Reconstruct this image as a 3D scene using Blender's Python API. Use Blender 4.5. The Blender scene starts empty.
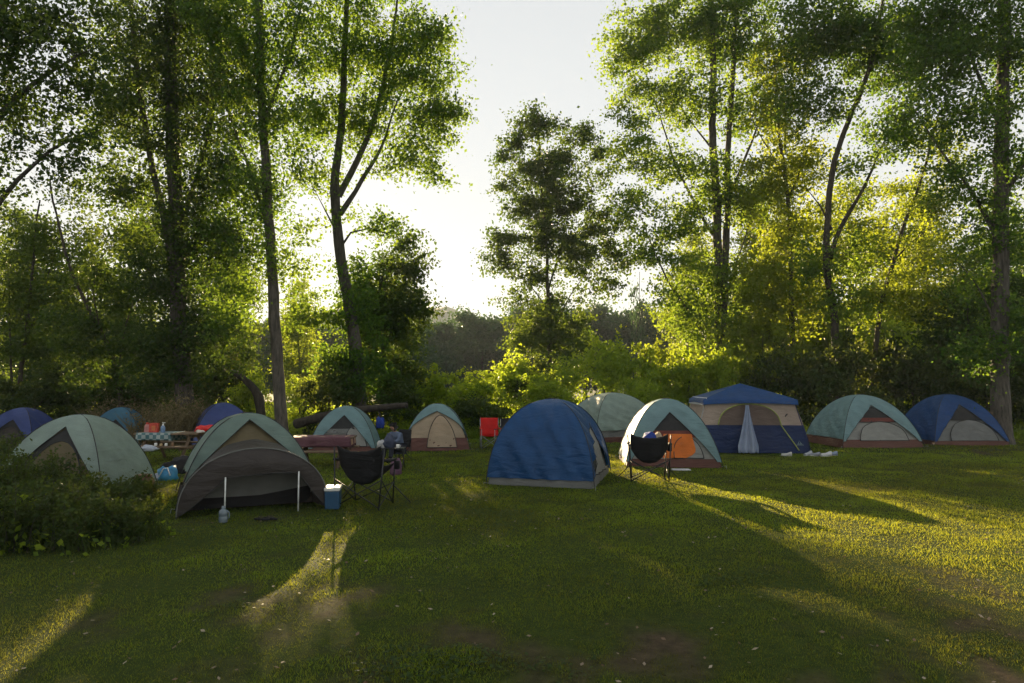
import bpy, math, random
import numpy as np
from mathutils import Vector, Matrix

# ------------------------------------------------------------------ camera
SC = bpy.context.scene
EYE, FOC, TILT = 2.0, 682.667, math.radians(3.56)
cam_d = bpy.data.cameras.new('camera'); cam = bpy.data.objects.new('camera', cam_d)
SC.collection.objects.link(cam)
cam.location = (0, 0, EYE); cam.rotation_euler = (math.radians(90) + TILT, 0, 0)
cam_d.lens = 24; cam_d.sensor_width = 36; cam_d.clip_start = 0.1; cam_d.clip_end = 6000
SC.camera = cam
cT, sT = math.cos(TILT), math.sin(TILT)
def ray(px, py):
    r, u, f = px - 512, 341.5 - py, FOC
    return np.array([r, f*cT - u*sT, f*sT + u*cT])
def P(px, py, d):
    v = ray(px, py); return v*(d/v[1]) + np.array([0, 0, EYE])
def G(px, py):
    v = ray(px, py); return v*(-EYE/v[2]) + np.array([0, 0, EYE])

# ------------------------------------------------------------------ light
sv = Vector(ray(337, 243)).normalized()
SUN_EL = math.asin(sv.z); SUN_AZ = math.atan2(sv.x, sv.y)
sun_d = bpy.data.lights.new('sun', 'SUN'); sun = bpy.data.objects.new('sun', sun_d)
SC.collection.objects.link(sun)
sun_d.energy = 5.0; sun_d.angle = math.radians(0.5); sun_d.color = (1.0, 0.76, 0.44)
sun.rotation_euler = sv.to_track_quat('Z', 'Y').to_euler(); sun.location = (-20, 60, 40)
W = bpy.data.worlds.new('World'); SC.world = W; W.use_nodes = True
nt = W.node_tree; nt.nodes.clear()
sky = nt.nodes.new('ShaderNodeTexSky'); sky.sky_type = 'NISHITA'; sky.sun_disc = False
sky.sun_elevation = SUN_EL; sky.sun_rotation = SUN_AZ
sky.altitude = 100; sky.air_density = 1.4; sky.dust_density = 0.15; sky.ozone_density = 1.5
hs = nt.nodes.new('ShaderNodeHueSaturation'); hs.inputs['Saturation'].default_value = 0.38
bgn = nt.nodes.new('ShaderNodeBackground'); bgn.inputs['Strength'].default_value = 0.115
wo = nt.nodes.new('ShaderNodeOutputWorld')
gm = nt.nodes.new('ShaderNodeGamma'); gm.inputs[1].default_value = 0.36
nt.links.new(sky.outputs[0], gm.inputs[0]); nt.links.new(gm.outputs[0], hs.inputs['Color']); nt.links.new(hs.outputs[0], bgn.inputs[0]); nt.links.new(bgn.outputs[0], wo.inputs[0])
SC.view_settings.view_transform = 'Standard'; SC.view_settings.look = 'None'
SC.view_settings.exposure = 2.1; SC.view_settings.gamma = 1; SC.view_settings.use_curve_mapping = False
SC.render.engine = 'CYCLES'
cy = SC.cycles
cy.max_bounces = 5; cy.diffuse_bounces = 3; cy.glossy_bounces = 2; cy.transmission_bounces = 4
cy.transparent_max_bounces = 6; cy.volume_bounces = 0; cy.caustics_reflective = False; cy.caustics_refractive = False
cy.use_adaptive_sampling = True; cy.adaptive_threshold = 0.02
cy.use_denoising = True
try:
    cy.denoiser = 'OPENIMAGEDENOISE'; cy.denoising_input_passes = 'RGB_ALBEDO_NORMAL'; cy.denoising_prefilter = 'ACCURATE'
except Exception: pass
cy.sample_clamp_indirect = 4.0

# ------------------------------------------------------------------ helpers
rng = np.random.default_rng(7)
def h_ground(x, y):
    return 0.025*np.sin(0.45*x+1.0)*np.sin(0.37*y+.5) + 0.012*np.sin(1.3*x+0.7*y) + 0.008*np.sin(2.7*x-1.9*y)
def GP(px, py, dz=0.0):
    g = G(px, py); return (g[0], g[1], float(h_ground(g[0], g[1])) + dz)

def tag(o, label=None, cat=None, group=None, kind=None):
    if label: o['label'] = label
    if cat: o['category'] = cat
    if group: o['group'] = group
    if kind: o['kind'] = kind
    return o
def link(o, parent=None):
    SC.collection.objects.link(o)
    if parent is not None: o.parent = parent
    return o
def empty(name, loc, label, cat, group=None, rz=0.0, s=1.0):
    o = bpy.data.objects.new(name, None); link(o)
    o.location = loc; o.rotation_euler = (0, 0, rz); o.scale = (s, s, s) if not hasattr(s, '__len__') else s
    o.empty_display_size = 0.2
    return tag(o, label, cat, group)
def npmesh(name, verts, faces, mats, parent=None, smooth=False, attrs=None, midx=None, loc=None):
    """verts (n,3), faces (m,k) -> one mesh object"""
    verts = np.asarray(verts, np.float32); faces = np.asarray(faces, np.int32)
    me = bpy.data.meshes.new(name); m, k = faces.shape
    me.vertices.add(len(verts)); me.vertices.foreach_set('co', verts.ravel())
    me.loops.add(m*k); me.loops.foreach_set('vertex_index', faces.ravel())
    me.polygons.add(m); me.polygons.foreach_set('loop_start', np.arange(0, m*k, k, dtype=np.int32))
    if midx is not None: me.polygons.foreach_set('material_index', np.asarray(midx, np.int32))
    if attrs:
        for an, (dom, arr) in attrs.items():
            a = me.attributes.new(an, 'FLOAT', dom); a.data.foreach_set('value', np.asarray(arr, np.float32))
    for mt in (mats if isinstance(mats, (list, tuple)) else [mats]): me.materials.append(mt)
    me.update(calc_edges=True); me.validate()
    me.polygons.foreach_set('use_smooth', np.full(len(me.polygons), smooth))
    o = bpy.data.objects.new(name, me); link(o, parent)
    if loc is not None: o.location = loc
    return o

class MB:
    """collects simple shapes into one mesh"""
    def __init__(s): s.v = []; s.f = []
    def add(s, vs, fs):
        b = len(s.v); s.v += [tuple(v) for v in vs]; s.f += [tuple(i+b for i in f) for f in fs]; return s
    def box(s, c, d, rot=None, taper=1.0):
        c = Vector(c); vs = []
        for z in (-1, 1):
            t = taper if z > 0 else 1
            for x, y in ((-1,-1),(1,-1),(1,1),(-1,1)):
                p = Vector((x*d[0]/2*t, y*d[1]/2*t, z*d[2]/2))
                if rot is not None: p = rot @ p
                vs.append(c + p)
        return s.add(vs, [(3,2,1,0),(4,5,6,7),(0,1,5,4),(1,2,6,5),(2,3,7,6),(3,0,4,7)])
    def tube(s, pts, r, n=8, caps=True):
        pts = [Vector(p) for p in pts]; rs = r if hasattr(r, '__len__') else [r]*len(pts)
        vs = []; up = Vector((0,0,1)); a = None
        for i, p in enumerate(pts):
            d = (pts[min(i+1,len(pts)-1)] - pts[max(i-1,0)]).normalized()
            if a is None:
                a = d.cross(up)
                if a.length < 1e-3: a = d.cross(Vector((1,0,0)))
            a = (a - d*a.dot(d)).normalized(); b = d.cross(a)
            for k in range(n):
                t = 2*math.pi*k/n; vs.append(p + (a*math.cos(t) + b*math.sin(t))*rs[i])
        fs = [(i*n+k, i*n+(k+1)%n, (i+1)*n+(k+1)%n, (i+1)*n+k) for i in range(len(pts)-1) for k in range(n)]
        if caps: fs += [tuple(range(n))[::-1], tuple((len(pts)-1)*n+k for k in range(n))]
        return s.add(vs, fs)
    def lathe(s, c, prof, n=20):
        c = Vector(c); vs = []; m = len(prof)
        for r, z in prof:
            for k in range(n): vs.append(c + Vector((r*math.cos(2*math.pi*k/n), r*math.sin(2*math.pi*k/n), z)))
        fs = [(i*n+k, i*n+(k+1)%n, (i+1)*n+(k+1)%n, (i+1)*n+k) for i in range(m-1) for k in range(n)]
        fs += [tuple(range(n))[::-1], tuple((m-1)*n+k for k in range(n))]
        return s.add(vs, fs)
    def grid(s, rows):
        n = len(rows[0]); vs = [p for r in rows for p in r]
        return s.add(vs, [(i*n+j, i*n+j+1, (i+1)*n+j+1, (i+1)*n+j) for i in range(len(rows)-1) for j in range(n-1)])
    def build(s, name, mat, parent=None, smooth=False, bevel=0.0, solid=0.0, loc=None):
        me = bpy.data.meshes.new(name); me.from_pydata(s.v, [], s.f)
        for mt in (mat if isinstance(mat, (list, tuple)) else [mat]): me.materials.append(mt)
        me.validate(); me.update()
        if smooth: me.polygons.foreach_set('use_smooth', [True]*len(me.polygons))
        o = bpy.data.objects.new(name, me); link(o, parent)
        if loc is not None: o.location = loc
        if solid: m = o.modifiers.new('s', 'SOLIDIFY'); m.thickness = solid; m.offset = 0
        if bevel: m = o.modifiers.new('b', 'BEVEL'); m.width = bevel; m.segments = 2; m.limit_method = 'ANGLE'
        return o

# ------------------------------------------------------------------ materials
def newmat(name):
    m = bpy.data.materials.new(name); m.use_nodes = True; t = m.node_tree; t.nodes.clear()
    o = t.nodes.new('ShaderNodeOutputMaterial'); return m, t, o
def N(t, typ, **kw):
    n = t.nodes.new(typ)
    for k, v in kw.items():
        if k.startswith('i_'): n.inputs[k[2:].replace('_', ' ')].default_value = v
        else: setattr(n, k, v)
    return n
def ramp(t, fac, stops):
    r = N(t, 'ShaderNodeValToRGB'); e = r.color_ramp.elements
    e[0].position, e[0].color = stops[0][0], (*stops[0][1], 1); e[1].position, e[1].color = stops[-1][0], (*stops[-1][1], 1)
    for p, c in stops[1:-1]: x = e.new(p); x.color = (*c, 1)
    t.links.new(fac, r.inputs[0]); return r.outputs[0]
def plain(name, col, rough=0.6, var=0.25, scale=12.0, bump=0.15, metal=0.0, bscale=60.0, spec=0.5):
    m, t, o = newmat(name)
    p = N(t, 'ShaderNodeBsdfPrincipled'); p.inputs['Roughness'].default_value = rough; p.inputs['Metallic'].default_value = metal
    p.inputs['Specular IOR Level'].default_value = spec
    tc = N(t, 'ShaderNodeTexCoord'); n = N(t, 'ShaderNodeTexNoise', i_Scale=scale, i_Detail=5.0)
    t.links.new(tc.outputs['Object'], n.inputs['Vector'])
    c = np.array(col); t.links.new(ramp(t, n.outputs[0], [(0.3, tuple(c*(1-var))), (0.7, tuple(np.minimum(c*(1+var), 1)))]), p.inputs['Base Color'])
    n2 = N(t, 'ShaderNodeTexNoise', i_Scale=bscale, i_Detail=3.0); t.links.new(tc.outputs['Object'], n2.inputs['Vector'])
    b = N(t, 'ShaderNodeBump', i_Strength=bump, i_Distance=0.01); t.links.new(n2.outputs[0], b.inputs['Height']); t.links.new(b.outputs[0], p.inputs['Normal'])
    t.links.new(p.outputs[0], o.inputs[0]); return m
def fabric(name, col, trans=0.25, rough=0.55, var=0.14, bump=0.9, tcol=None):
    """thin nylon: a soft sheen, creases and light coming through it"""
    m, t, o = newmat(name); c = np.array(col)
    p = N(t, 'ShaderNodeBsdfPrincipled'); p.inputs['Roughness'].default_value = rough; p.inputs['Specular IOR Level'].default_value = .3
    tc = N(t, 'ShaderNodeTexCoord'); mp = N(t, 'ShaderNodeMapping'); mp.inputs['Rotation'].default_value = (0.4, 0.7, 0.5); mp.inputs['Scale'].default_value = (1, 1, 3.2)
    t.links.new(tc.outputs['Object'], mp.inputs[0])
    n = N(t, 'ShaderNodeTexNoise', i_Scale=2.3, i_Detail=6.0, i_Roughness=0.6, i_Distortion=0.6); t.links.new(mp.outputs[0], n.inputs['Vector'])
    n3 = N(t, 'ShaderNodeTexNoise', i_Scale=4.0, i_Detail=4.0); t.links.new(tc.outputs['Object'], n3.inputs['Vector'])
    col_o = ramp(t, n3.outputs[0], [(0.3, tuple(c*(1-var))), (0.7, tuple(np.minimum(c*(1+var), 1)))])
    t.links.new(col_o, p.inputs['Base Color'])
    b = N(t, 'ShaderNodeBump', i_Strength=bump, i_Distance=0.05); t.links.new(n.outputs[0], b.inputs['Height']); t.links.new(b.outputs[0], p.inputs['Normal'])
    if trans > 0:
        tr = N(t, 'ShaderNodeBsdfTranslucent'); tr.inputs[0].default_value = (*(tcol or np.minimum(c*1.6, 1)), 1)
        mx = N(t, 'ShaderNodeMixShader'); mx.inputs[0].default_value = trans
        t.links.new(p.outputs[0], mx.inputs[1]); t.links.new(tr.outputs[0], mx.inputs[2]); t.links.new(mx.outputs[0], o.inputs[0])
    else: t.links.new(p.outputs[0], o.inputs[0])
    return m
def leafmat(name, dark, light, tdark, tlight, trans=0.45, rough=0.5):
    """leaf: reflects green, passes yellow-green; 'tint' is a per-leaf number"""
    m, t, o = newmat(name)
    a = N(t, 'ShaderNodeAttribute', attribute_name='tint')
    p = N(t, 'ShaderNodeBsdfPrincipled'); p.inputs['Roughness'].default_value = rough; p.inputs['Specular IOR Level'].default_value = 0.14
    t.links.new(ramp(t, a.outputs['Fac'], [(0.0, dark), (1.0, light)]), p.inputs['Base Color'])
    tr = N(t, 'ShaderNodeBsdfTranslucent'); t.links.new(ramp(t, a.outputs['Fac'], [(0.0, tdark), (1.0, tlight)]), tr.inputs[0])
    mx = N(t, 'ShaderNodeMixShader'); mx.inputs[0].default_value = trans
    t.links.new(p.outputs[0], mx.inputs[1]); t.links.new(tr.outputs[0], mx.inputs[2]); t.links.new(mx.outputs[0], o.inputs[0])
    return m
def barkmat(name, c1, c2, sc=1.0):
    m, t, o = newmat(name); p = N(t, 'ShaderNodeBsdfPrincipled'); p.inputs['Roughness'].default_value = 0.9
    tc = N(t, 'ShaderNodeTexCoord'); mp = N(t, 'ShaderNodeMapping'); mp.inputs['Scale'].default_value = (9*sc, 9*sc, 1.6*sc)
    t.links.new(tc.outputs['Object'], mp.inputs[0])
    n = N(t, 'ShaderNodeTexNoise', i_Scale=1.5, i_Detail=7.0, i_Roughness=0.65); t.links.new(mp.outputs[0], n.inputs['Vector'])
    t.links.new(ramp(t, n.outputs[0], [(0.35, c1), (0.65, c2)]), p.inputs['Base Color'])
    b = N(t, 'ShaderNodeBump', i_Strength=0.8, i_Distance=0.04); t.links.new(n.outputs[0], b.inputs['Height']); t.links.new(b.outputs[0], p.inputs['Normal'])
    t.links.new(p.outputs[0], o.inputs[0]); return m

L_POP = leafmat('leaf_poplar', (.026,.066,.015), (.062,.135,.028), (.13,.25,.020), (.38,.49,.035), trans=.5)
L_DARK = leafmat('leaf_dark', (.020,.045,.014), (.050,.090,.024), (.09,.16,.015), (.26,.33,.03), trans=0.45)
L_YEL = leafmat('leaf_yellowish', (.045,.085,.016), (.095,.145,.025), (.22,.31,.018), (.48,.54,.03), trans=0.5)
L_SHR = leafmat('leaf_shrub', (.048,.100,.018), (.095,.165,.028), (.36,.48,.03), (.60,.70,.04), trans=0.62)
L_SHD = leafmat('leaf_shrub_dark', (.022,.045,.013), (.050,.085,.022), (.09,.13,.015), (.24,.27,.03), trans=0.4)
L_FAR = leafmat('leaf_far', (.026,.060,.020), (.055,.105,.032), (.06,.12,.03), (.11,.19,.04), trans=0.3)
L_DRY = leafmat('dry_stalks', (.10,.085,.045), (.22,.18,.10), (.2,.16,.06), (.35,.28,.12), trans=0.35)
B_POP = barkmat('bark_poplar', (.034,.029,.023), (.115,.10,.082))
B_DARK = barkmat('bark_dark', (.030,.024,.018), (.085,.07,.052))
B_LOG = barkmat('bark_log', (.022,.017,.013), (.06,.048,.038))
# ------------------------------------------------------------------ ground
def vnoise(x, y, seed=0):
    """cheap smooth noise 0..1"""
    r = np.random.default_rng(seed); tot = 0; amp = 0
    for o in range(4):
        f = 2.0**o; a = 0.6**o
        for _ in range(4):
            th = r.uniform(0, 6.28); k = f*r.uniform(.6, 1.4); ph = r.uniform(0, 6.28)
            tot = tot + a*np.sin(k*(x*math.cos(th)+y*math.sin(th))+ph + 0.8*np.sin(k*.7*(y*math.cos(th)-x*math.sin(th))+ph)); amp += a
    return np.clip(0.5 + 0.9*tot/amp, 0, 1)
def gauss(x, y, cx, cy, sx, sy): return np.exp(-(((x-cx)/sx)**2 + ((y-cy)/sy)**2))
def dirt_amount(x, y):
    """bare and dry places of the lawn"""
    n = vnoise(x*1.3, y*1.3, 3)
    d = 0.62*gauss(x, y, 3.6, 5.6, 2.6, 1.6) + 0.18*gauss(x, y, -3.4, 6.3, 2.8, 1.3) + .45*gauss(x, y, 2.2, 4.9, 1.6, .8) + .12*gauss(x, y, -1.5, 6.2, 1.8, .9)
    d = d + 0.75*gauss(x, y, 14.5, 20, 4.0, 1.8) + 0.5*gauss(x, y, 8.5, 15.5, 3.0, .8) + .3*gauss(x, y, -6, 13, 2, 4)
    n2 = vnoise(x*4.5, y*4.5, 4)
    near = np.exp(-((np.maximum(y, 4)-4)/3.2)**2)
    return np.clip(d*1.9*(n2-.15)*(n+.35) + (n*.55+n2*.45-.80)*1.3 + near*(1.0*n2-.16)*.8, 0, .95)
def tuft_amount(x, y):
    n = vnoise(x*2.1+5, y*2.1, 11); t = 0
    for px, py, s in ((415,577,.5),(455,655,.45),(390,672,.5),(730,575,.55),(510,672,.55),(1005,650,.5),(660,540,.4),(960,600,.45),(230,605,.3),(120,660,.35),(600,655,.3)):
        g = G(px, py); t = t + gauss(x, y, g[0], g[1], s, s*.7)
    return np.clip(t*.75*(n+.2) + (n-.76)*1.3, 0, 1)

def ground_material():
    m, t, o = newmat('lawn'); p = N(t, 'ShaderNodeBsdfPrincipled'); p.inputs['Roughness'].default_value = 0.95; p.inputs['Specular IOR Level'].default_value = .1
    a = N(t, 'ShaderNodeAttribute', attribute_name='dirt'); tc = N(t, 'ShaderNodeTexCoord')
    n = N(t, 'ShaderNodeTexNoise', i_Scale=9.0, i_Detail=8.0, i_Roughness=.75); t.links.new(tc.outputs['Object'], n.inputs['Vector'])
    n2 = N(t, 'ShaderNodeTexNoise', i_Scale=0.6, i_Detail=5.0, i_Roughness=.6); t.links.new(tc.outputs['Object'], n2.inputs['Vector'])
    g1 = ramp(t, n.outputs[0], [(.3, (.018,.034,.006)), (.7, (.060,.085,.012))])
    g2 = ramp(t, n.outputs[0], [(.3, (.035,.026,.018)), (.7, (.125,.088,.058))])
    mx = N(t, 'ShaderNodeMix', data_type='RGBA'); t.links.new(a.outputs['Fac'], mx.inputs[0]); t.links.new(g1, mx.inputs[6]); t.links.new(g2, mx.inputs[7])
    m2 = N(t, 'ShaderNodeMix', data_type='RGBA', blend_type='MULTIPLY'); m2.inputs[0].default_value = .5
    t.links.new(mx.outputs[2], m2.inputs[6]); t.links.new(ramp(t, n2.outputs[0], [(.3, (.55,.55,.5)), (.7, (1,1,1))]), m2.inputs[7])
    t.links.new(m2.outputs[2], p.inputs['Base Color'])
    b = N(t, 'ShaderNodeBump', i_Strength=.9, i_Distance=.03); t.links.new(n.outputs[0], b.inputs['Height']); t.links.new(b.outputs[0], p.inputs['Normal'])
    t.links.new(p.outputs[0], o.inputs[0]); return m
M_GROUND = ground_material()
def axis(parts):
    out = []
    for a, b, s in parts: out += list(np.arange(a, b, s))
    return np.array(out + [parts[-1][1]])
gx = axis([(-3000,-200,350),(-200,-40,16),(-40,-16,2),(-16,16,.16),(16,40,2),(40,200,16),(200,3000,350)])
gy = axis([(-400,-20,60),(-20,3,2.5),(3,16,.16),(16,30,.3),(30,60,3),(60,240,15),(240,4000,300)])
X, Y = np.meshgrid(gx, gy)
Z = h_ground(X, Y)*np.clip(1-(np.hypot(X, Y-15)-35)/30, 0, 1)
Z = Z - 0.9*np.clip((Y-40)/40, 0, 1)
nx, ny = len(gx), len(gy)
idx = np.arange(nx*ny).reshape(ny, nx)
F = np.stack([idx[:-1,:-1], idx[:-1,1:], idx[1:,1:], idx[1:,:-1]], -1).reshape(-1, 4)
lawn = npmesh('ground', np.stack([X, Y, Z], -1).reshape(-1, 3), F, M_GROUND, smooth=True, attrs={'dirt': ('POINT', dirt_amount(X, Y).ravel())})
tag(lawn, kind='structure')

def blades(n, x, y, h, w, tint, lean=.5, z0=None, curl=.35, seed=1):
    """flat tapering blades of grass, bent once"""
    r = np.random.default_rng(seed); th = r.uniform(0, 2*np.pi, n); ld = r.uniform(0, 2*np.pi, n)
    z = h_ground(x, y) - .004 if z0 is None else z0
    base = np.stack([x, y, z], -1); side = np.stack([np.cos(th), np.sin(th), 0*th], -1)*(w/2)[:, None]
    L = r.uniform(.1, 1, n)*lean; d = np.stack([np.cos(ld)*L, np.sin(ld)*L, np.ones(n)], -1); d /= np.linalg.norm(d, axis=1)[:, None]
    d2 = d + np.stack([np.cos(ld)*curl, np.sin(ld)*curl, -curl*.6+0*ld], -1); d2 /= np.linalg.norm(d2, axis=1)[:, None]
    mid = base + d*(h*.55)[:, None]; tip = mid + d2*(h*.45)[:, None]
    v = np.stack([base-side, base+side, mid+side*.8, mid-side*.8, tip+side*.12, tip-side*.12], 1).reshape(-1, 3)
    i = np.arange(n)*6
    f = np.concatenate([np.stack([i, i+1, i+2, i+3], -1), np.stack([i+3, i+2, i+4, i+5], -1)])
    return v, f, np.concatenate([tint, tint])
G_BLADE = leafmat('grass_blade', (.055,.055,.020), (.052,.175,.030), (.22,.20,.03), (.54,.56,.03), trans=0.52, rough=.7)
def sample_lawn(y0, y1, dens, seed, margin=1.0):
    r = np.random.default_rng(seed); wmax = .80*y1+margin
    n = int((y1-y0)*2*wmax*dens); x = r.uniform(-wmax, wmax, n); y = r.uniform(y0, y1, n)
    k = np.abs(x) < .78*y+margin; return x[k], y[k], r
def lawn_grass():
    V = []; Fc = []; T = []; b = 0
    for (y0, y1, dens, h0, w0) in ((3.8,6.5,3600,.030,.0042),(6.5,9.5,2300,.034,.006),(9.5,14,2000,.038,.009),(14,20,1100,.042,.012),(20,26,380,.05,.018)):
        x, y, r = sample_lawn(y0, y1, dens, int(y0*10))
        d = dirt_amount(x, y); tf = tuft_amount(x, y); keep = r.uniform(0, 1, len(x)) > d*.80 - tf*.5
        x, y, d, tf = x[keep], y[keep], d[keep], tf[keep]; n = len(x)
        pn = vnoise(x*.9, y*.9, 21); pn2 = vnoise(x*4, y*4, 22)
        hh = h0*r.uniform(.5, 1.35, n)*(1 + 1.1*tf)*(.45+1.0*pn2**1.6)*(1-.45*d)
        ww = w0*r.uniform(.7, 1.3, n)*(1+.3*tf)
        tint = np.clip(.80*pn + .16 + .5*(pn2-.5) - .75*d + .35*tf - .30*np.exp(-(y-4)/3.5) + r.normal(0, .16, n), 0, 1)
        dry = r.uniform(0, 1, n) < .12; tint[dry] *= .25
        v, f, t = blades(n, x, y, hh, ww, tint, lean=.9, seed=int(y1)); V.append(v); Fc.append(f+b); T.append(t); b += len(v)
    o = npmesh('lawn_grass', np.concatenate(V), np.concatenate(Fc), G_BLADE, attrs={'tint': ('FACE', np.concatenate(T))})
    tag(o, 'short mown grass covering the camping lawn, patchy and worn', 'grass', kind='stuff')
lawn_grass()
# fallen leaves: nobody could count them
def litter():
    x, y, r = sample_lawn(4, 15, 6.5, 5); n = len(x)
    th = r.uniform(0, 6.28, n); s = r.uniform(.012, .028, n); z = h_ground(x, y)+.02+r.uniform(0,.012,n)
    a = np.stack([np.cos(th), np.sin(th), r.uniform(-.3,.5,n)], -1)*s[:,None]; b = np.stack([-np.sin(th), np.cos(th), r.uniform(-.4,.4,n)], -1)*(s*.6)[:,None]
    c = np.stack([x, y, z], -1); v = np.stack([c-a, c+b, c+a, c-b], 1).reshape(-1, 3); i = np.arange(n)*4
    o = npmesh('fallen_leaves', v, np.stack([i, i+1, i+2, i+3], -1), leafmat('litter', (.12,.07,.04), (.42,.36,.27), (.1,.06,.03), (.2,.15,.1), trans=.15), attrs={'tint': ('FACE', r.uniform(0, 1, n)**1.5)})
    tag(o, 'pale dead leaves scattered over the lawn', 'leaves', kind='stuff')
litter()
def lawn_weeds():
    x, y, r = sample_lawn(4, 13, 900, 77); tf = tuft_amount(x, y); k = r.uniform(0, 1, len(x)) < np.clip(tf*1.5-.12, 0, 1); x, y, tf = x[k], y[k], tf[k]; n = len(x)
    z = h_ground(x, y)+r.uniform(.012, .03+.05*tf, n); th = r.uniform(0, 6.28, n); s = r.uniform(.012, .026, n)[:, None]
    a = np.stack([np.cos(th), np.sin(th), r.uniform(-.2, .5, n)], -1)*s; b = np.stack([-np.sin(th), np.cos(th), r.uniform(-.3, .3, n)], -1)*s*.55; c = np.stack([x, y, z], -1)
    i = np.arange(n)*4
    o = npmesh('lawn_weeds', np.stack([c-a, c+b, c+a, c-b], 1).reshape(-1, 3), np.stack([i, i+1, i+2, i+3], -1), L_SHD, attrs={'tint': ('FACE', r.uniform(0, 1, n))})
    tag(o, 'dark broad-leaved weeds and clover in patches on the lawn', 'weeds', kind='stuff')
lawn_weeds()
# ------------------------------------------------------------------ trees
def leaf_quads(c, size, r, spread_up=0.0, droop=0.0):
    n = len(c); a = r.normal(0, 1, (n, 3)); a[:, 2] -= droop; a /= np.linalg.norm(a, axis=1)[:, None]
    q = r.normal(0, 1, (n, 3)); b = np.cross(a, q); b /= np.linalg.norm(b, axis=1)[:, None]
    nn = np.cross(a, b); L = (size*r.uniform(.5, 1.4, n))[:, None]
    v = np.stack([c-a*L*.5, c+b*L*.36+nn*L*.08, c+a*L*.5, c-b*L*.36+nn*L*.08], 1).reshape(-1, 3)
    i = np.arange(n)*4; return v, np.stack([i, i+1, i+2, i+3], -1)
def cones(p0, p1, r0, r1, k):
    """many tapered limbs at once: arrays of segments -> verts, quads"""
    n = len(p0); d = p1-p0; d /= np.maximum(np.linalg.norm(d, axis=1), 1e-6)[:, None]
    up = np.where(np.abs(d[:, 2:3]) > .9, np.array([[1., 0, 0]]), np.array([[0, 0, 1.]]))
    a = np.cross(d, up); a /= np.linalg.norm(a, axis=1)[:, None]; b = np.cross(d, a)
    t = np.arange(k)*2*np.pi/k; cs, sn = np.cos(t), np.sin(t)
    ring = a[:, None]*cs[None, :, None] + b[:, None]*sn[None, :, None]
    v = np.concatenate([p0[:, None]+ring*r0[:, None, None], p1[:, None]+ring*r1[:, None, None]], 1).reshape(-1, 3)
    i = (np.arange(n)*2*k)[:, None]; j = np.arange(k)[None]; j2 = (j+1) % k
    f = np.stack([i+j, i+j2, i+k+j2, i+k+j], -1).reshape(-1, 4); return v, f
def resample(pts, step):
    pts = [Vector(p) for p in pts]; out = []
    # catmull-rom through the points
    for i in range(len(pts)-1):
        p0 = pts[max(i-1, 0)]; p1 = pts[i]; p2 = pts[i+1]; p3 = pts[min(i+2, len(pts)-1)]
        n = max(1, int((p2-p1).length/step))
        for k in range(n):
            t = k/n
            out.append(0.5*((2*p1)+(-p0+p2)*t+(2*p0-5*p1+4*p2-p3)*t*t+(-p0+3*p1-3*p2+p3)*t**3))
    out.append(pts[-1]); return np.array([tuple(v) for v in out])
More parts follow.
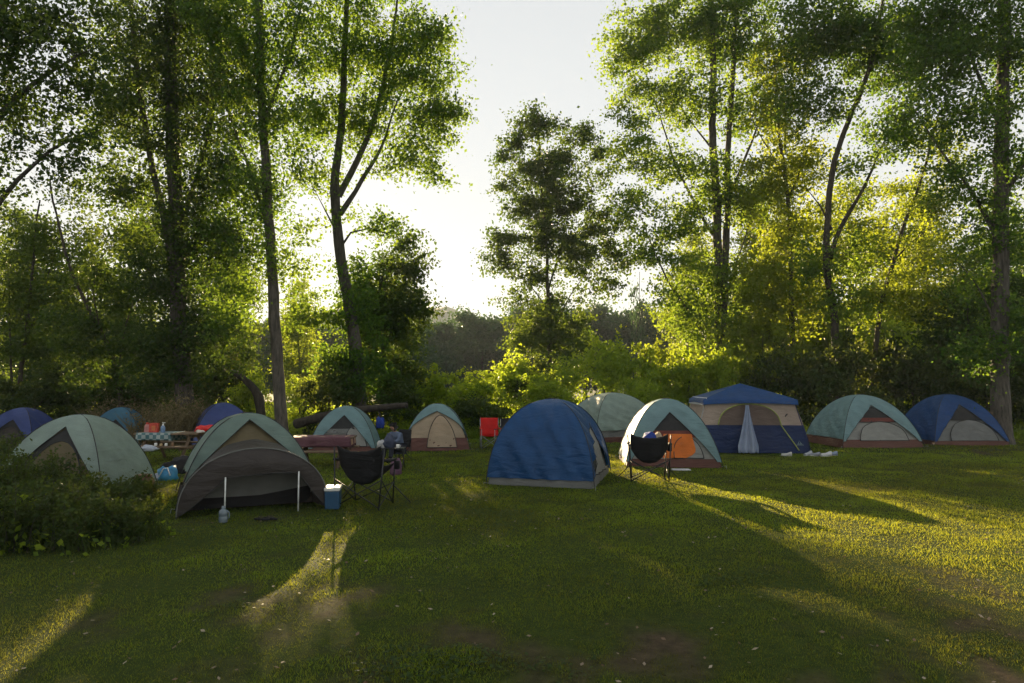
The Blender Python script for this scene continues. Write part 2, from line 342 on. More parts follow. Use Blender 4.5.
def make_tree(name, label, cat, stems, clumps, leaf_mat, bark, leaf=.11, per=70, spread=.55, dens=1.0, group=None, seed=0, sides=10, tipr=.0055, upness=.5):
    """stems: list of (world points, base radius, top radius); clumps: (centre, (rx,ry,rz), n, tint)"""
    leaf *= 1.08; per *= 1.25; spread *= .78
    r = np.random.default_rng(seed)
    base = np.array(stems[0][0][0], float).copy(); base[2] = float(h_ground(base[0], base[1])) if abs(base[1]) < 60 else base[2]
    pos = []; par = []; rad = []; tr_v = []; tr_f = []; nb = 0
    for si, (pts, ra, rb) in enumerate(stems):
        q = resample(pts, .45); m = len(q)
        wob = np.cumsum(r.normal(0, .018, (m, 3)), axis=0); wob -= np.linspace(0, 1, m)[:, None]*wob[-1]; q = q + wob
        rr = ra + (rb-ra)*np.linspace(0, 1, m)**.85
        if si == 0: rr = rr*(1+.55*np.exp(-np.arange(m)*.45/.5))
        mb = MB(); mb.tube([tuple(x) for x in q-base], list(rr*(1+r.normal(0, .04, m))), sides)
        tr_v.append(np.array(mb.v)); tr_f.append(np.array([f for f in mb.f if len(f) == 4])+nb); nb += len(mb.v)
        o = len(pos)
        for k in range(m): pos.append(q[k]); par.append(-1); rad.append(rr[k])
    ntr = len(pos)
    A = []; tints = []; sp = []
    for (c, rr, n, tint) in clumps:
        n = max(2, int(n*dens)); d = r.normal(0, 1, (n, 3)); d /= np.linalg.norm(d, axis=1)[:, None]
        d *= (r.uniform(0, 1, n)**.42)[:, None]
        A.append(np.array(c)+d*np.array(rr)); tints += [tint+.0*x for x in range(n)]
    A = np.concatenate(A); tints = np.array(tints)
    A[:, 2] = np.maximum(A[:, 2], .3)
    PA = np.array(pos); dd = np.sqrt(((A[:, None]-PA[None])**2).sum(-1)).min(1)
    order = np.argsort(dd)
    cap = ntr + len(A)*8 + 10; NP = np.zeros((cap, 3)); NP[:ntr] = PA; PR = np.full(cap, -1); cnt = ntr
    for a in order:
        p = A[a]; D = NP[:cnt]-p; dist = np.sqrt((D**2).sum(1))
        cost = dist + upness*np.maximum(D[:, 2]+.35*dist, 0)*1.6
        j = int(np.argmin(cost)); L = dist[j]
        if L < .05: continue
        k = min(6, max(1, int(L/.6))); prev = j; s = NP[j].copy()
        bend = r.normal(0, .09*L, 3); bend[2] += .10*L
        for q in range(1, k+1):
            t = q/k; x = s+(p-s)*t+bend*math.sin(math.pi*t)*.9
            NP[cnt] = x; PR[cnt] = prev; prev = cnt; cnt += 1
    NP = NP[:cnt]; PR = PR[:cnt]; R2 = np.zeros(cnt); e = 2.5
    leafn = np.ones(cnt); 
    for i in range(cnt-1, ntr-1, -1):
        if R2[i] == 0: R2[i] = tipr**e
        if PR[i] >= ntr: R2[PR[i]] += R2[i]*1.0
    R = R2**(1/e); ii = np.arange(ntr, cnt); pp = PR[ii]
    Rp = np.where(pp >= ntr, R[pp], np.minimum(R[ii]*1.25, .2))
    big = R[ii] > .022
    for msk, k in ((big, 6), (~big, 3)):
        if msk.any():
            v, f = cones(NP[pp[msk]]-base, NP[ii[msk]]-base, Rp[msk], R[ii[msk]], k); tr_v.append(v); tr_f.append(f+nb); nb += len(v)
    root = empty(name, tuple(base), label, cat, group)
    npmesh('trunk', np.concatenate(tr_v), np.concatenate(tr_f), bark, root, smooth=True)
    # leaves: bunches round each twig end and along the way to it
    n = len(A); cnts = np.maximum(6, (per*r.uniform(.45, 1.55, n)).astype(int)); rep = np.repeat(np.arange(n), cnts)
    axis_ = r.normal(0, 1, (n, 3)); axis_[:, 2] *= .5; axis_ /= np.linalg.norm(axis_, axis=1)[:, None]
    along = r.normal(0, spread*1.1, len(rep)); iso = r.normal(0, spread*.48, (len(rep), 3)); iso[:, 2] *= .75
    C = A[rep] + axis_[rep]*along[:, None] + iso
    C[:, 2] = np.maximum(C[:, 2], .08)
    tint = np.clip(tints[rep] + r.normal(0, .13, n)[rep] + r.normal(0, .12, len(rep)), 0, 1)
    v, f = leaf_quads(C-base, leaf, r, droop=.3)
    npmesh('crown', v, f, leaf_mat, root, attrs={'tint': ('FACE', tint)})
    return root
def clump(px, py, rx, ry, d, k=1.0, tint=.4, dz=0.0, fz=.8):
    """a leafy mass centred on a direction at distance d, sized in that view"""
    c = P(px, py, d+dz); s = d/FOC; R = (rx*s, max(rx, ry)*s*fz if rx < ry*1.5 else rx*s*fz, ry*s)
    n = 6.6*k*(R[0]*R[2]*3.14)
    return (c, R, n, tint)
def stem(pts, d, ra, rb, ground=True):
    q = [P(x, y, d + (z[0] if z else 0)) for (x, y, *z) in pts]
    if ground: q[0][2] = -.1
    return (q, ra, rb)

def T(name, label, d, stems, cl, mat, bark=B_POP, **kw):
    S = []
    for i, s in enumerate(stems): S.append(stem(s[0], d, s[1], s[2]*(.35 if i and s[2] <= .04 else 1), ground=(i == 0)))
    C = [clump(c[0], c[1], c[2], c[3], d, k=c[4] if len(c) > 4 else 1.0, tint=c[5] if len(c) > 5 else .4, dz=c[6] if len(c) > 6 else 0) for c in cl]
    return make_tree(name, label, kw.pop('cat', 'tree'), S, C, mat, bark, **kw)

# left side
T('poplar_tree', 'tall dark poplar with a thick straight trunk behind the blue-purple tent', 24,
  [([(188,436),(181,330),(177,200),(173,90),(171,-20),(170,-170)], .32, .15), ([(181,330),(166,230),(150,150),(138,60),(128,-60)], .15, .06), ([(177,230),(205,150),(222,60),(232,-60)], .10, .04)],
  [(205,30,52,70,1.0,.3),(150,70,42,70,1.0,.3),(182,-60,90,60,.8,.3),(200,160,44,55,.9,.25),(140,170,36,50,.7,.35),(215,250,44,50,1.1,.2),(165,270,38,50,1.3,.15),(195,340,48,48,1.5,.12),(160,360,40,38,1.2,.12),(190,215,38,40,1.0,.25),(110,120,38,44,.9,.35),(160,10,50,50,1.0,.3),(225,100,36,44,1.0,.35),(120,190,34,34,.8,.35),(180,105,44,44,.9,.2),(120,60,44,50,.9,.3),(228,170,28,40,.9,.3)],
  L_DARK, seed=1)  # dark leaf colour stands in for shade from the trees behind
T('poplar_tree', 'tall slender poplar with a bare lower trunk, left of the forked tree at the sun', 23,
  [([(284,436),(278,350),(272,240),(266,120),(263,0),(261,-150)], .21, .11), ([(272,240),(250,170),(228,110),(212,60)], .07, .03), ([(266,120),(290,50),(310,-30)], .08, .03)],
  [(258,40,46,60,1.1,.3),(265,-60,70,60,.8,.3),(250,110,40,40,1.0,.45),(238,85,22,28,.9,1.0),(285,120,30,44,1.0,.35),(248,180,38,34,.9,.3),(236,235,36,34,.9,.35),(262,190,20,60,1.0,.3),(282,270,22,34,.7,.55),(240,300,26,28,.8,.5),(300,40,28,50,.9,.35),(225,30,34,50,.9,.35),(305,170,22,30,.8,.45),(228,330,22,26,.9,.6),(300,230,18,26,.6,.5)],  # the brightest clump tint paints sunlit leaves into the colour
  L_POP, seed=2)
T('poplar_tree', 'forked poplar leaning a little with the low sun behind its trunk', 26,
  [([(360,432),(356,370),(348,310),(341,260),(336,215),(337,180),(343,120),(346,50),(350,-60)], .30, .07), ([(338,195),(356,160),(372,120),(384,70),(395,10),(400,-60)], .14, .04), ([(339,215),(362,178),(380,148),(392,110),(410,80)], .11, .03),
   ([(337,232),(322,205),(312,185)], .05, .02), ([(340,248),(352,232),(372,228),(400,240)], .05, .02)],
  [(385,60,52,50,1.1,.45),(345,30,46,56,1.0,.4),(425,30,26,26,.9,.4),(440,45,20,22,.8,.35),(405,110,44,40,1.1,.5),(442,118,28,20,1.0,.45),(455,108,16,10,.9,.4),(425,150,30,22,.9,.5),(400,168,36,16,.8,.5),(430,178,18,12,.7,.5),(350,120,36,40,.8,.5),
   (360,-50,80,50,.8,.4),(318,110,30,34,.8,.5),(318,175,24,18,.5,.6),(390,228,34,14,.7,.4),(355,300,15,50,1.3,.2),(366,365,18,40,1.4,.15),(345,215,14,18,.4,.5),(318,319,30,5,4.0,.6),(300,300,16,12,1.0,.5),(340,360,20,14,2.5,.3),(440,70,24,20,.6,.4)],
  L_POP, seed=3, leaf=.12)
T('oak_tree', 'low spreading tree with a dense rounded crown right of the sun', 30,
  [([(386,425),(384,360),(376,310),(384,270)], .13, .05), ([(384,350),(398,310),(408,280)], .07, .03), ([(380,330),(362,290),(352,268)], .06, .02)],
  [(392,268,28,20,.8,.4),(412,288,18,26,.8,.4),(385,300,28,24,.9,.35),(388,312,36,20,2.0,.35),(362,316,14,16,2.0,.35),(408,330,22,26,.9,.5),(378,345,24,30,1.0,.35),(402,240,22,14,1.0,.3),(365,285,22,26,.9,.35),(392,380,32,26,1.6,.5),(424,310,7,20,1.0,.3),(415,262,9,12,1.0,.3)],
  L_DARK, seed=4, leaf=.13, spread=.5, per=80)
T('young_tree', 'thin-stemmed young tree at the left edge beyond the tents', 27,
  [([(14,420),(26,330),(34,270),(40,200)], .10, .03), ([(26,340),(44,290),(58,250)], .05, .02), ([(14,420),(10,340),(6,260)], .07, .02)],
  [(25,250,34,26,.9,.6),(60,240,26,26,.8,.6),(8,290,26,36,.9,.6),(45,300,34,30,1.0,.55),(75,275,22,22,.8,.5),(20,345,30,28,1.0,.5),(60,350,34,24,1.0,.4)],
  L_DARK, B_DARK, seed=5, spread=.5)  # leaves coloured dark in place of shade cast from behind
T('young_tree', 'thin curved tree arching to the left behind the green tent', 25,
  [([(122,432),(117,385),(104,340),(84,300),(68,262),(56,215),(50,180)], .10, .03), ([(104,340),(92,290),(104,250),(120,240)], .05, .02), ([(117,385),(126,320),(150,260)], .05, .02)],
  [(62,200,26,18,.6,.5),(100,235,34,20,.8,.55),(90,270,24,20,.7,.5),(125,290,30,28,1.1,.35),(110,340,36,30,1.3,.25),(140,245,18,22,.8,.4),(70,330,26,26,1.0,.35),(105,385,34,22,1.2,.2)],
  L_DARK, B_DARK, seed=6, spread=.5)  # shade from the trees behind is put into the leaf colour
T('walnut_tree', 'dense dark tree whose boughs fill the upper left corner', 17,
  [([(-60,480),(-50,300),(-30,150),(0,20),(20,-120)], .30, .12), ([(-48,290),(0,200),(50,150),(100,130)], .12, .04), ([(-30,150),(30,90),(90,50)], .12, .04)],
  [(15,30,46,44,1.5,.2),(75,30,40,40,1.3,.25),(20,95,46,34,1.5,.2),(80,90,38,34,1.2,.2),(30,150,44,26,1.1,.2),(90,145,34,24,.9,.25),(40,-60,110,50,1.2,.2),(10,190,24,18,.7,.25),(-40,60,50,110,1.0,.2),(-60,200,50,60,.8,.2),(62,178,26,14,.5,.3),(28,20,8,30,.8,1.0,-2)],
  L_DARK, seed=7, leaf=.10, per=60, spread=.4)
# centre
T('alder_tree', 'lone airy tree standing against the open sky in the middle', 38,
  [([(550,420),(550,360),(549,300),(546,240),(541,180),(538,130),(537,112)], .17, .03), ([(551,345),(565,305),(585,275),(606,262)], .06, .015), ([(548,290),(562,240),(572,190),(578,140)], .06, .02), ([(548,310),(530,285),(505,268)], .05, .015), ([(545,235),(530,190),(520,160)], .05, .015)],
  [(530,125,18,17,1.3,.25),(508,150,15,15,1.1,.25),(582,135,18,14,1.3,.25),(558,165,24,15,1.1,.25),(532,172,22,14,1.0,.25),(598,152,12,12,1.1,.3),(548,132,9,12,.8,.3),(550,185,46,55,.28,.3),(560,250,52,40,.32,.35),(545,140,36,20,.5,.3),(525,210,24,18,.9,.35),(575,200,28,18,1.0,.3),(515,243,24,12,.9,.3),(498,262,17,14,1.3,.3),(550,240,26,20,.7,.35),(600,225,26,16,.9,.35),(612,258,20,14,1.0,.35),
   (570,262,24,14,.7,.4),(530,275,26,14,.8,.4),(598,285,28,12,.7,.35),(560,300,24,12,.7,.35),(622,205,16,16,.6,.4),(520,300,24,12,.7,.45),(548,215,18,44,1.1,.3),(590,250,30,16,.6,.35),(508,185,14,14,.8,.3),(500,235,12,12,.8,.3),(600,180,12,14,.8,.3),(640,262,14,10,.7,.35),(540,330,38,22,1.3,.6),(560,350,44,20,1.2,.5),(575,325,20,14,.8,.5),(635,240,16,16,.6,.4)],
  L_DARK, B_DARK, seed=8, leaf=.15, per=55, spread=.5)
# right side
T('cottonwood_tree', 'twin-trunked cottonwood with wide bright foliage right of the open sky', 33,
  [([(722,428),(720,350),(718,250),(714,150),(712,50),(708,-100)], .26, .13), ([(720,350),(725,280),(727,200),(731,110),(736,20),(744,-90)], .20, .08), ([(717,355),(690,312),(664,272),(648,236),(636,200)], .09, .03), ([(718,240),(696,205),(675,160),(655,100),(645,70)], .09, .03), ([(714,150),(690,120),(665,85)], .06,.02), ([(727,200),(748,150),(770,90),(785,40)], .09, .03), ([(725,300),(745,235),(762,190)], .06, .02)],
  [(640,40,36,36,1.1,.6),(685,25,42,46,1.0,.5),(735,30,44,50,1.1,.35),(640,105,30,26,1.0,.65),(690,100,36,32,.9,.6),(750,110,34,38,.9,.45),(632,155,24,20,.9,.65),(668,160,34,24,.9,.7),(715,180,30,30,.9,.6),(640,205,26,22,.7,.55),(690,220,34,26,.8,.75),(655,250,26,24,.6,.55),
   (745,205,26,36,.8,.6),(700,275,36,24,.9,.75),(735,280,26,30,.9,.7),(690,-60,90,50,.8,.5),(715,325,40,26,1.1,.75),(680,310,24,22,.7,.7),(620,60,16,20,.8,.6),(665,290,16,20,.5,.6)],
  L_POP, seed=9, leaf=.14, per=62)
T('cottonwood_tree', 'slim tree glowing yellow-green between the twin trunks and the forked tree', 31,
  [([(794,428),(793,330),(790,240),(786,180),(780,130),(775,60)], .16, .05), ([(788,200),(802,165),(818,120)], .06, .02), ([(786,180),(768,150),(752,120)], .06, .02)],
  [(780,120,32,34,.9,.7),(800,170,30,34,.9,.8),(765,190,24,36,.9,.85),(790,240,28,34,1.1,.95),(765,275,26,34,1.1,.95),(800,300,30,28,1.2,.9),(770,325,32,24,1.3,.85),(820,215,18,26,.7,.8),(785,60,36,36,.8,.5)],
  L_YEL, B_DARK, seed=10, leaf=.13, per=70)  # yellow leaf colour carries the sunlight on this crown
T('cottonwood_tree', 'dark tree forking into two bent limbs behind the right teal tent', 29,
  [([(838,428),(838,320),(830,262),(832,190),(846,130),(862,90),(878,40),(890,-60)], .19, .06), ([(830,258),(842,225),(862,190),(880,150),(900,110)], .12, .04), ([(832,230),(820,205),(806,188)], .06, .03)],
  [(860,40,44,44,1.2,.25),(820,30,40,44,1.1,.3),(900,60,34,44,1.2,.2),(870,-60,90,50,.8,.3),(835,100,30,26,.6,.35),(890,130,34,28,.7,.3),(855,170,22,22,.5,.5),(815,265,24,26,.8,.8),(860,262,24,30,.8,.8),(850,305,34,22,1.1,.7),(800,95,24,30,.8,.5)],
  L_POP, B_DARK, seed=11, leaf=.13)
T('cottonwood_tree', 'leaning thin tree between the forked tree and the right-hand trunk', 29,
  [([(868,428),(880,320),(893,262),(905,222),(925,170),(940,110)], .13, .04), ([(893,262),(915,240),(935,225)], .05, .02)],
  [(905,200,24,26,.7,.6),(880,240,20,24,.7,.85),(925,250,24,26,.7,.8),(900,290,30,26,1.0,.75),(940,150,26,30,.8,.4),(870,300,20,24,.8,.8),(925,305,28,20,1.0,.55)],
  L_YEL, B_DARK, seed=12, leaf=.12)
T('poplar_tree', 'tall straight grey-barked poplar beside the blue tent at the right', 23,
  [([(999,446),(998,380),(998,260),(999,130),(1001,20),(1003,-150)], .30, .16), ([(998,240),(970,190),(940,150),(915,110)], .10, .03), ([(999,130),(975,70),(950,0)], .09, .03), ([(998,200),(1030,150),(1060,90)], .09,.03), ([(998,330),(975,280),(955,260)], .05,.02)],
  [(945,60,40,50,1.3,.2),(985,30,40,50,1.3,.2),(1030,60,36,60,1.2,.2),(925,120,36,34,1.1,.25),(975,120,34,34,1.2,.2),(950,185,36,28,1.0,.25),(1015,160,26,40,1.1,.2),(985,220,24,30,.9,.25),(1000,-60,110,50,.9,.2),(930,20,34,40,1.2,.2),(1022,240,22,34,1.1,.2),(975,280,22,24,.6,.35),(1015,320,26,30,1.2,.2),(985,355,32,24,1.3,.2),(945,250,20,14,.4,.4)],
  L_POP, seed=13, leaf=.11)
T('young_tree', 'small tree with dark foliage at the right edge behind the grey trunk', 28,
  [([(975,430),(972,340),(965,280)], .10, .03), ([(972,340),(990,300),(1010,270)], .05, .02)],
  [(960,300,26,26,.9,.4),(1000,290,30,24,1.0,.3),(970,335,34,24,1.3,.25),(1020,300,24,30,1.2,.25),(1010,350,30,26,1.4,.2),(940,335,26,24,1.2,.35)],
  L_DARK, B_DARK, seed=14, leaf=.12)
# second rank: trees standing farther back, seen between the front ones
def back_tree(px, d, htop, w, label, mat=L_POP, tint=.5, seed=0, k=1.0, name='background_tree', low=.12):
    r = np.random.default_rng(seed); s = FOC/d; top = htop; b = 384+2*s
    cl = []; ym = b-(b-top)*low
    for i in range(8):
        t = (i+.5)/8; yy = ym+(top-ym)*t; ww = w*.5*math.sin(math.pi*(.18+.76*t))**.8
        for sgn in (-1, 1):
            cl.append((px+sgn*ww*.5*r.uniform(.6, 1.2), yy+r.uniform(-8, 8), ww*.62, (ym-top)/9*r.uniform(.8, 1.3), k*r.uniform(.6, 1.3), np.clip(tint+r.normal(0, .1), 0, 1)))
    return T(name, label, d, [([(px, b), (px+r.uniform(-5,5), b-(b-top)*.4), (px+r.uniform(-6,6), b-(b-top)*.85)], .16, .04), ([(px, b-(b-top)*.25), (px+w*.2, b-(b-top)*.5), (px+w*.3, b-(b-top)*.7)], .07, .02)], cl, mat, B_DARK, seed=seed, leaf=.17, per=50, spread=.65, cat='tree', group='trees standing behind the front row')
BT = [(20,40,215,80,'background tree at the far left edge',L_DARK,.5),(85,43,250,80,'background tree behind the thin curved tree',L_DARK,.45),(150,40,205,80,'background tree just left of the thick dark poplar',L_DARK,.5),(225,41,250,80,'background tree between the thick dark poplar and the slender one',L_DARK,.6),  # left background trees: shade painted in as dark leaf colour
      (298,56,285,34,'small background tree left of the forked poplar',L_YEL,.6),(388,60,262,54,'background tree added behind the dense rounded tree right of the sun to shade the lawn',L_DARK,.4),(770,45,190,90,'background tree behind the slim yellow-green tree',L_YEL,.6),(700,50,240,70,'background tree behind the twin-trunked cottonwood',L_YEL,.5),(850,44,180,100,'background tree behind the forked dark tree',L_YEL,.7),  # the tree behind the rounded crown is added to shade the lawn
      (925,43,190,90,'background tree behind the leaning thin tree',L_YEL,.7),(1000,42,205,90,'background tree at the right edge beyond the grey trunk',L_POP,.5)]
for i, (px, d, top, w, lb, mt, ti) in enumerate(BT): back_tree(px, d, top, w, lb, mt, ti, seed=40+i, k=1.7 if px == 384 else .75)
# ------------------------------------------------------------------ shrubs
def make_shrub(name, label, loc, w, h, style, mat, seed, leaf=.11, per=60, group=None, k=1.0):
    """stems fan out from the foot; style 0 = rounded, 1 = upright shoots, 2 = loose and spreading"""
    r = np.random.default_rng(seed); base = np.array([loc[0], loc[1], 0.0])
    S = [([tuple(base+np.array([0,0,-.1])), tuple(base+np.array([r.normal(0,.1), 0, h*.35])), tuple(base+np.array([r.normal(0,.2)*w, 0, h*.6]))], .05, .02)]
    C = []; ns = 9 if style != 1 else 15
    for i in range(ns):
        th = r.uniform(0, 6.28); q = r.uniform(.1, 1)**.6
        dx, dy = math.cos(th)*q*w*.36, math.sin(th)*q*w*.30
        if style == 1:
            hh = h*r.uniform(.62, 1.05); C.append((base+np.array([dx, dy, hh*.62]), (w*.11, w*.11, hh*.36), 6*k, r.uniform(.3, .8)))
            if i % 3 == 0: S.append(([tuple(base), tuple(base+np.array([dx*.6, dy*.6, hh*.45])), tuple(base+np.array([dx, dy, hh*.95]))], .018, .006))
        else:
            hh = h*(1-.45*q*q)*r.uniform(.75, 1.0); C.append((base+np.array([dx, dy, hh*.78]), (w*.2, w*.2, hh*.22), 7*k, r.uniform(.25, .8)))
    C.append((base+np.array([0, 0, h*.30]), (w*.44, w*.36, h*.26), 15*k, .3))
    C.append((base+np.array([0, 0, h*.14]), (w*.48, w*.40, h*.12), 10*k, .25))
    return make_tree(name, label, 'shrub', S, C, mat, B_DARK, leaf=leaf, per=per, spread=.30 if style != 1 else .22, group=group, seed=seed, sides=6, tipr=.005)
PROTO = []
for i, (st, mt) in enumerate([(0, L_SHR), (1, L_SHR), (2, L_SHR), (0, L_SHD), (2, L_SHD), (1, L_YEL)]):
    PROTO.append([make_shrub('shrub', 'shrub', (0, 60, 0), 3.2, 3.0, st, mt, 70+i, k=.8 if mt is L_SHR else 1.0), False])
def copy_tree(root):
    c = root.copy(); SC.collection.objects.link(c)
    for ch in list(root.children):
        d = ch.copy(); SC.collection.objects.link(d); d.parent = c
        for g in list(ch.children):
            e = g.copy(); SC.collection.objects.link(e); e.parent = d
    return c
rs = random.Random(4)
# (px, py of top, distance, width in px, prototype, label)
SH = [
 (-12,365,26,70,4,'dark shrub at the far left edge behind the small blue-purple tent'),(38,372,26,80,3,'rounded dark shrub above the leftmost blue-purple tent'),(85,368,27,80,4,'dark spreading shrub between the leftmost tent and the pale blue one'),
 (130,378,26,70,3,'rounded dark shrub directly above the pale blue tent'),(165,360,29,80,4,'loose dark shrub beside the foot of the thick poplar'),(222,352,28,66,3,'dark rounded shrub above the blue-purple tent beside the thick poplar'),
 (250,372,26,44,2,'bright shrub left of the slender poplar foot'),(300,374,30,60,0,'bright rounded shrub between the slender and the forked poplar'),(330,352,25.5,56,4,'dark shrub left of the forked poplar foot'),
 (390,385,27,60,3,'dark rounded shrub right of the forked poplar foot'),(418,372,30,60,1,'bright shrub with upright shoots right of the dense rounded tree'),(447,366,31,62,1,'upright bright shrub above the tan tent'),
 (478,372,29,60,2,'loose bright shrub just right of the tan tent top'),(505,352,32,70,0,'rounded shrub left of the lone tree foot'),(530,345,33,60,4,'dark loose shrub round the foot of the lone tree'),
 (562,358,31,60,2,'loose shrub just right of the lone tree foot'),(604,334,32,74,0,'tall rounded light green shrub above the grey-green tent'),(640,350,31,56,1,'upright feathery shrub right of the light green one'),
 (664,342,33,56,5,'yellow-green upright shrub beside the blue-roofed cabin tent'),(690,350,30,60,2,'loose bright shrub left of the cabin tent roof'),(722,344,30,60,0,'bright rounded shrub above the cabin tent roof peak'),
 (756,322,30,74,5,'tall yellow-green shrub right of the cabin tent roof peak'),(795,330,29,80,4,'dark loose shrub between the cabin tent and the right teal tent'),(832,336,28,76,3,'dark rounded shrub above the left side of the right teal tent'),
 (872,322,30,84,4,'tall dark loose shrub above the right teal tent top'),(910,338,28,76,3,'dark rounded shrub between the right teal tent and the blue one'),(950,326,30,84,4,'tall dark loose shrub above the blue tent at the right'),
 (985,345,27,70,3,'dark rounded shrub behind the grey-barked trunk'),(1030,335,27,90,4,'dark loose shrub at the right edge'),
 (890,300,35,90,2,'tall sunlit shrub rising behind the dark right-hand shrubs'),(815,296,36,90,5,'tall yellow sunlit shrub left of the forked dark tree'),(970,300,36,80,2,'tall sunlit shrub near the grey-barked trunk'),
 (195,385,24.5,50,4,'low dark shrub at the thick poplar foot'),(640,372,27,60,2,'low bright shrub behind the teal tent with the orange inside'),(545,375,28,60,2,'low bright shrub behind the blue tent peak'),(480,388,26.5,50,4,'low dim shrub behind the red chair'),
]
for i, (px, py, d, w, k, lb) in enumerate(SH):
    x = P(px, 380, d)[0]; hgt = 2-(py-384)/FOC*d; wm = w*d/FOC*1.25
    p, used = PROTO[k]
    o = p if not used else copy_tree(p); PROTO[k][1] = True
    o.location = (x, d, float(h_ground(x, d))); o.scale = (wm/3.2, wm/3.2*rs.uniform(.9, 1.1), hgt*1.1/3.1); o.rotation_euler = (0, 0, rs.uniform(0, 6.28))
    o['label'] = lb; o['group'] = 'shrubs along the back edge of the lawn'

# rough growth at the edge of the mown grass
def rough_edge():
    r = np.random.default_rng(31); V = []; Fc = []; Tn = []; b = 0
    n = 42000; x = r.uniform(-27, 30, n); y = 24.3 + 1.4*vnoise(x*.7, 0*x, 5) + r.gamma(1.6, 1.2, n)
    k = (np.abs(x) < .8*y+2); x, y = x[k], y[k]; n = len(x); cl = vnoise(x*1.6, y*1.6, 8)
    h = (.25+.9*np.clip((y-24.5)/3.5, 0, 1)*cl)*r.uniform(.5, 1.3, n)
    v, f, t = blades(n, x, y, h, r.uniform(.015, .035, n), np.clip(.3+.6*cl+r.normal(0, .2, n), 0, 1), lean=.5, seed=32); V.append(v); Fc.append(f); Tn.append(t); b += len(v)
    n2 = 70000; j = r.integers(0, n, n2); c = np.stack([x[j], y[j], np.zeros(n2)], -1)+r.normal(0, .12, (n2, 3)); c[:, 2] = r.uniform(.02, 1, n2)*h[j]
    v, f = leaf_quads(c, .075, r); V.append(v); Fc.append(f+b); Tn.append(np.clip(.2+.6*cl[j]+r.normal(0, .2, n2), 0, 1))
    o = npmesh('undergrowth', np.concatenate(V), np.concatenate(Fc), L_SHR, attrs={'tint': ('FACE', np.concatenate(Tn))})
    tag(o, 'knee-high weeds and long grass along the far edge of the lawn', 'undergrowth', kind='stuff')
rough_edge()
# the wild ground behind: dim leafy cover that closes the gaps between shrubs
def wild_cover():
    r = np.random.default_rng(33); n = 130000; x = r.uniform(-44, 46, n); y = 29+r.uniform(0, 1, n)**1.2*26
    cl = vnoise(x*.6, y*.6, 9); h = (.4+.8*cl)*r.uniform(0, 1, n)**.7
    v, f = leaf_quads(np.stack([x, y, h-.2], -1), .16, r)
    o = npmesh('wild_cover', v, f, L_SHR, attrs={'tint': ('FACE', np.clip(.1+.6*cl+r.normal(0, .2, n), 0, 1))})
    tag(o, 'rough ground cover beneath and behind the shrubs', 'undergrowth', kind='stuff')
wild_cover()

# ------------------------------------------------------------------ far woods and hills
def far_proto(seed, h, w):
    r = np.random.default_rng(seed); C = []
    for i in range(16):
        z = r.uniform(.12, .92); q = math.sin(math.pi*min(.95, .25+z*.62)); th = r.uniform(0, 6.28); rr = r.uniform(.2, .8)*w*.5*q
        C.append((np.array([rr*math.cos(th), rr*math.sin(th)+90, h*z]), (w*.22, w*.22, h*.10), 9, r.uniform(.1, .9)))
    return make_tree('distant_tree', 'x', 'tree', [([(0,90,-.3),(0,90,h*.4),(.2,90,h*.8)], .3, .08)], C, L_FAR, B_DARK, leaf=.34, per=110, spread=1.1, seed=seed, sides=6, tipr=.006)
def thin_proto(seed):
    r = np.random.default_rng(seed); C = []
    for i in range(9):
        z = r.uniform(.45, .97); th = r.uniform(0, 6.28); rr = r.uniform(.1, 1)*2.6*math.sin(math.pi*(z-.35)/.68)
        C.append((np.array([rr*math.cos(th), rr*math.sin(th)+90, 11*z]), (1.3, 1.3, .7), 5, r.uniform(.2, .8)))
    return make_tree('distant_tree', 'x', 'tree', [([(0,90,-.3),(0,90,6),(.2,90,10.5)], .18, .05)], C, L_FAR, B_DARK, leaf=.34, per=22, spread=.7, seed=seed, sides=6, tipr=.03)
FP = [[far_proto(90+i, 11, 11), False] for i in range(2)]+[[thin_proto(97), False]]
FARS = [(405,322,105,70),(432,320,125,60),(458,321,140,60),(482,314,120,56),(508,312,130,56),(530,304,115,60),(558,306,130,60),(585,308,120,60),(612,304,125,56),(640,308,115,56),(662,306,130,56),(690,302,110,60),(720,304,115,60),(378,325,100,60),(350,322,110,60),(318,326,105,60),(285,322,115,60),(250,322,110,60),(210,320,115,60),(165,320,110,60),
        (120,322,112,60),(75,320,110,60),(30,322,115,60),(755,304,115,60),(795,302,112,60),(840,302,116,60),(885,300,112,60),(930,302,115,60),(975,302,110,60),(1015,302,116,60)]
FL = {378:'distant tree seen behind the dense rounded tree right of the sun',405:'distant tree at the right edge of the dense rounded tree',432:'distant tree where the woods dip, left of the open gap middle',458:'distant tree of the far woods above the tan tent',
 482:'distant tree of the far woods below the palest open sky',508:'distant tree just left of the lone airy tree',530:'distant tree behind the left half of the lone airy tree',558:'distant tree behind the right half of the lone airy tree',585:'distant tree above the grey-green tent, right of the lone tree',
 612:'distant tree above the light green shrub',640:'distant tree at the foot of the taller thin distant tree',662:'distant tree between the two thin distant trees',690:'distant tree just left of the twin-trunked cottonwood',350:'distant tree directly behind the forked poplar trunk'}
for i, (px, py, d, w) in enumerate(FARS):
    p = FP[i % 2]; o = p[0] if not p[1] else copy_tree(p[0]); p[1] = True
    hg = 2-(py-384)/FOC*d+.8; wm = w*1.45*d/FOC
    o.location = (P(px, 380, d)[0], d, -.9); o.scale = (wm/11, wm/11, hg/11); o.rotation_euler = (0, 0, rs.uniform(0, 6))
    o['label'] = FL.get(px, 'dim distant tree glimpsed low between the trunks on the left' if px < 350 else 'dim distant tree glimpsed low between the trunks on the right'); o['group'] = 'distant line of woods'
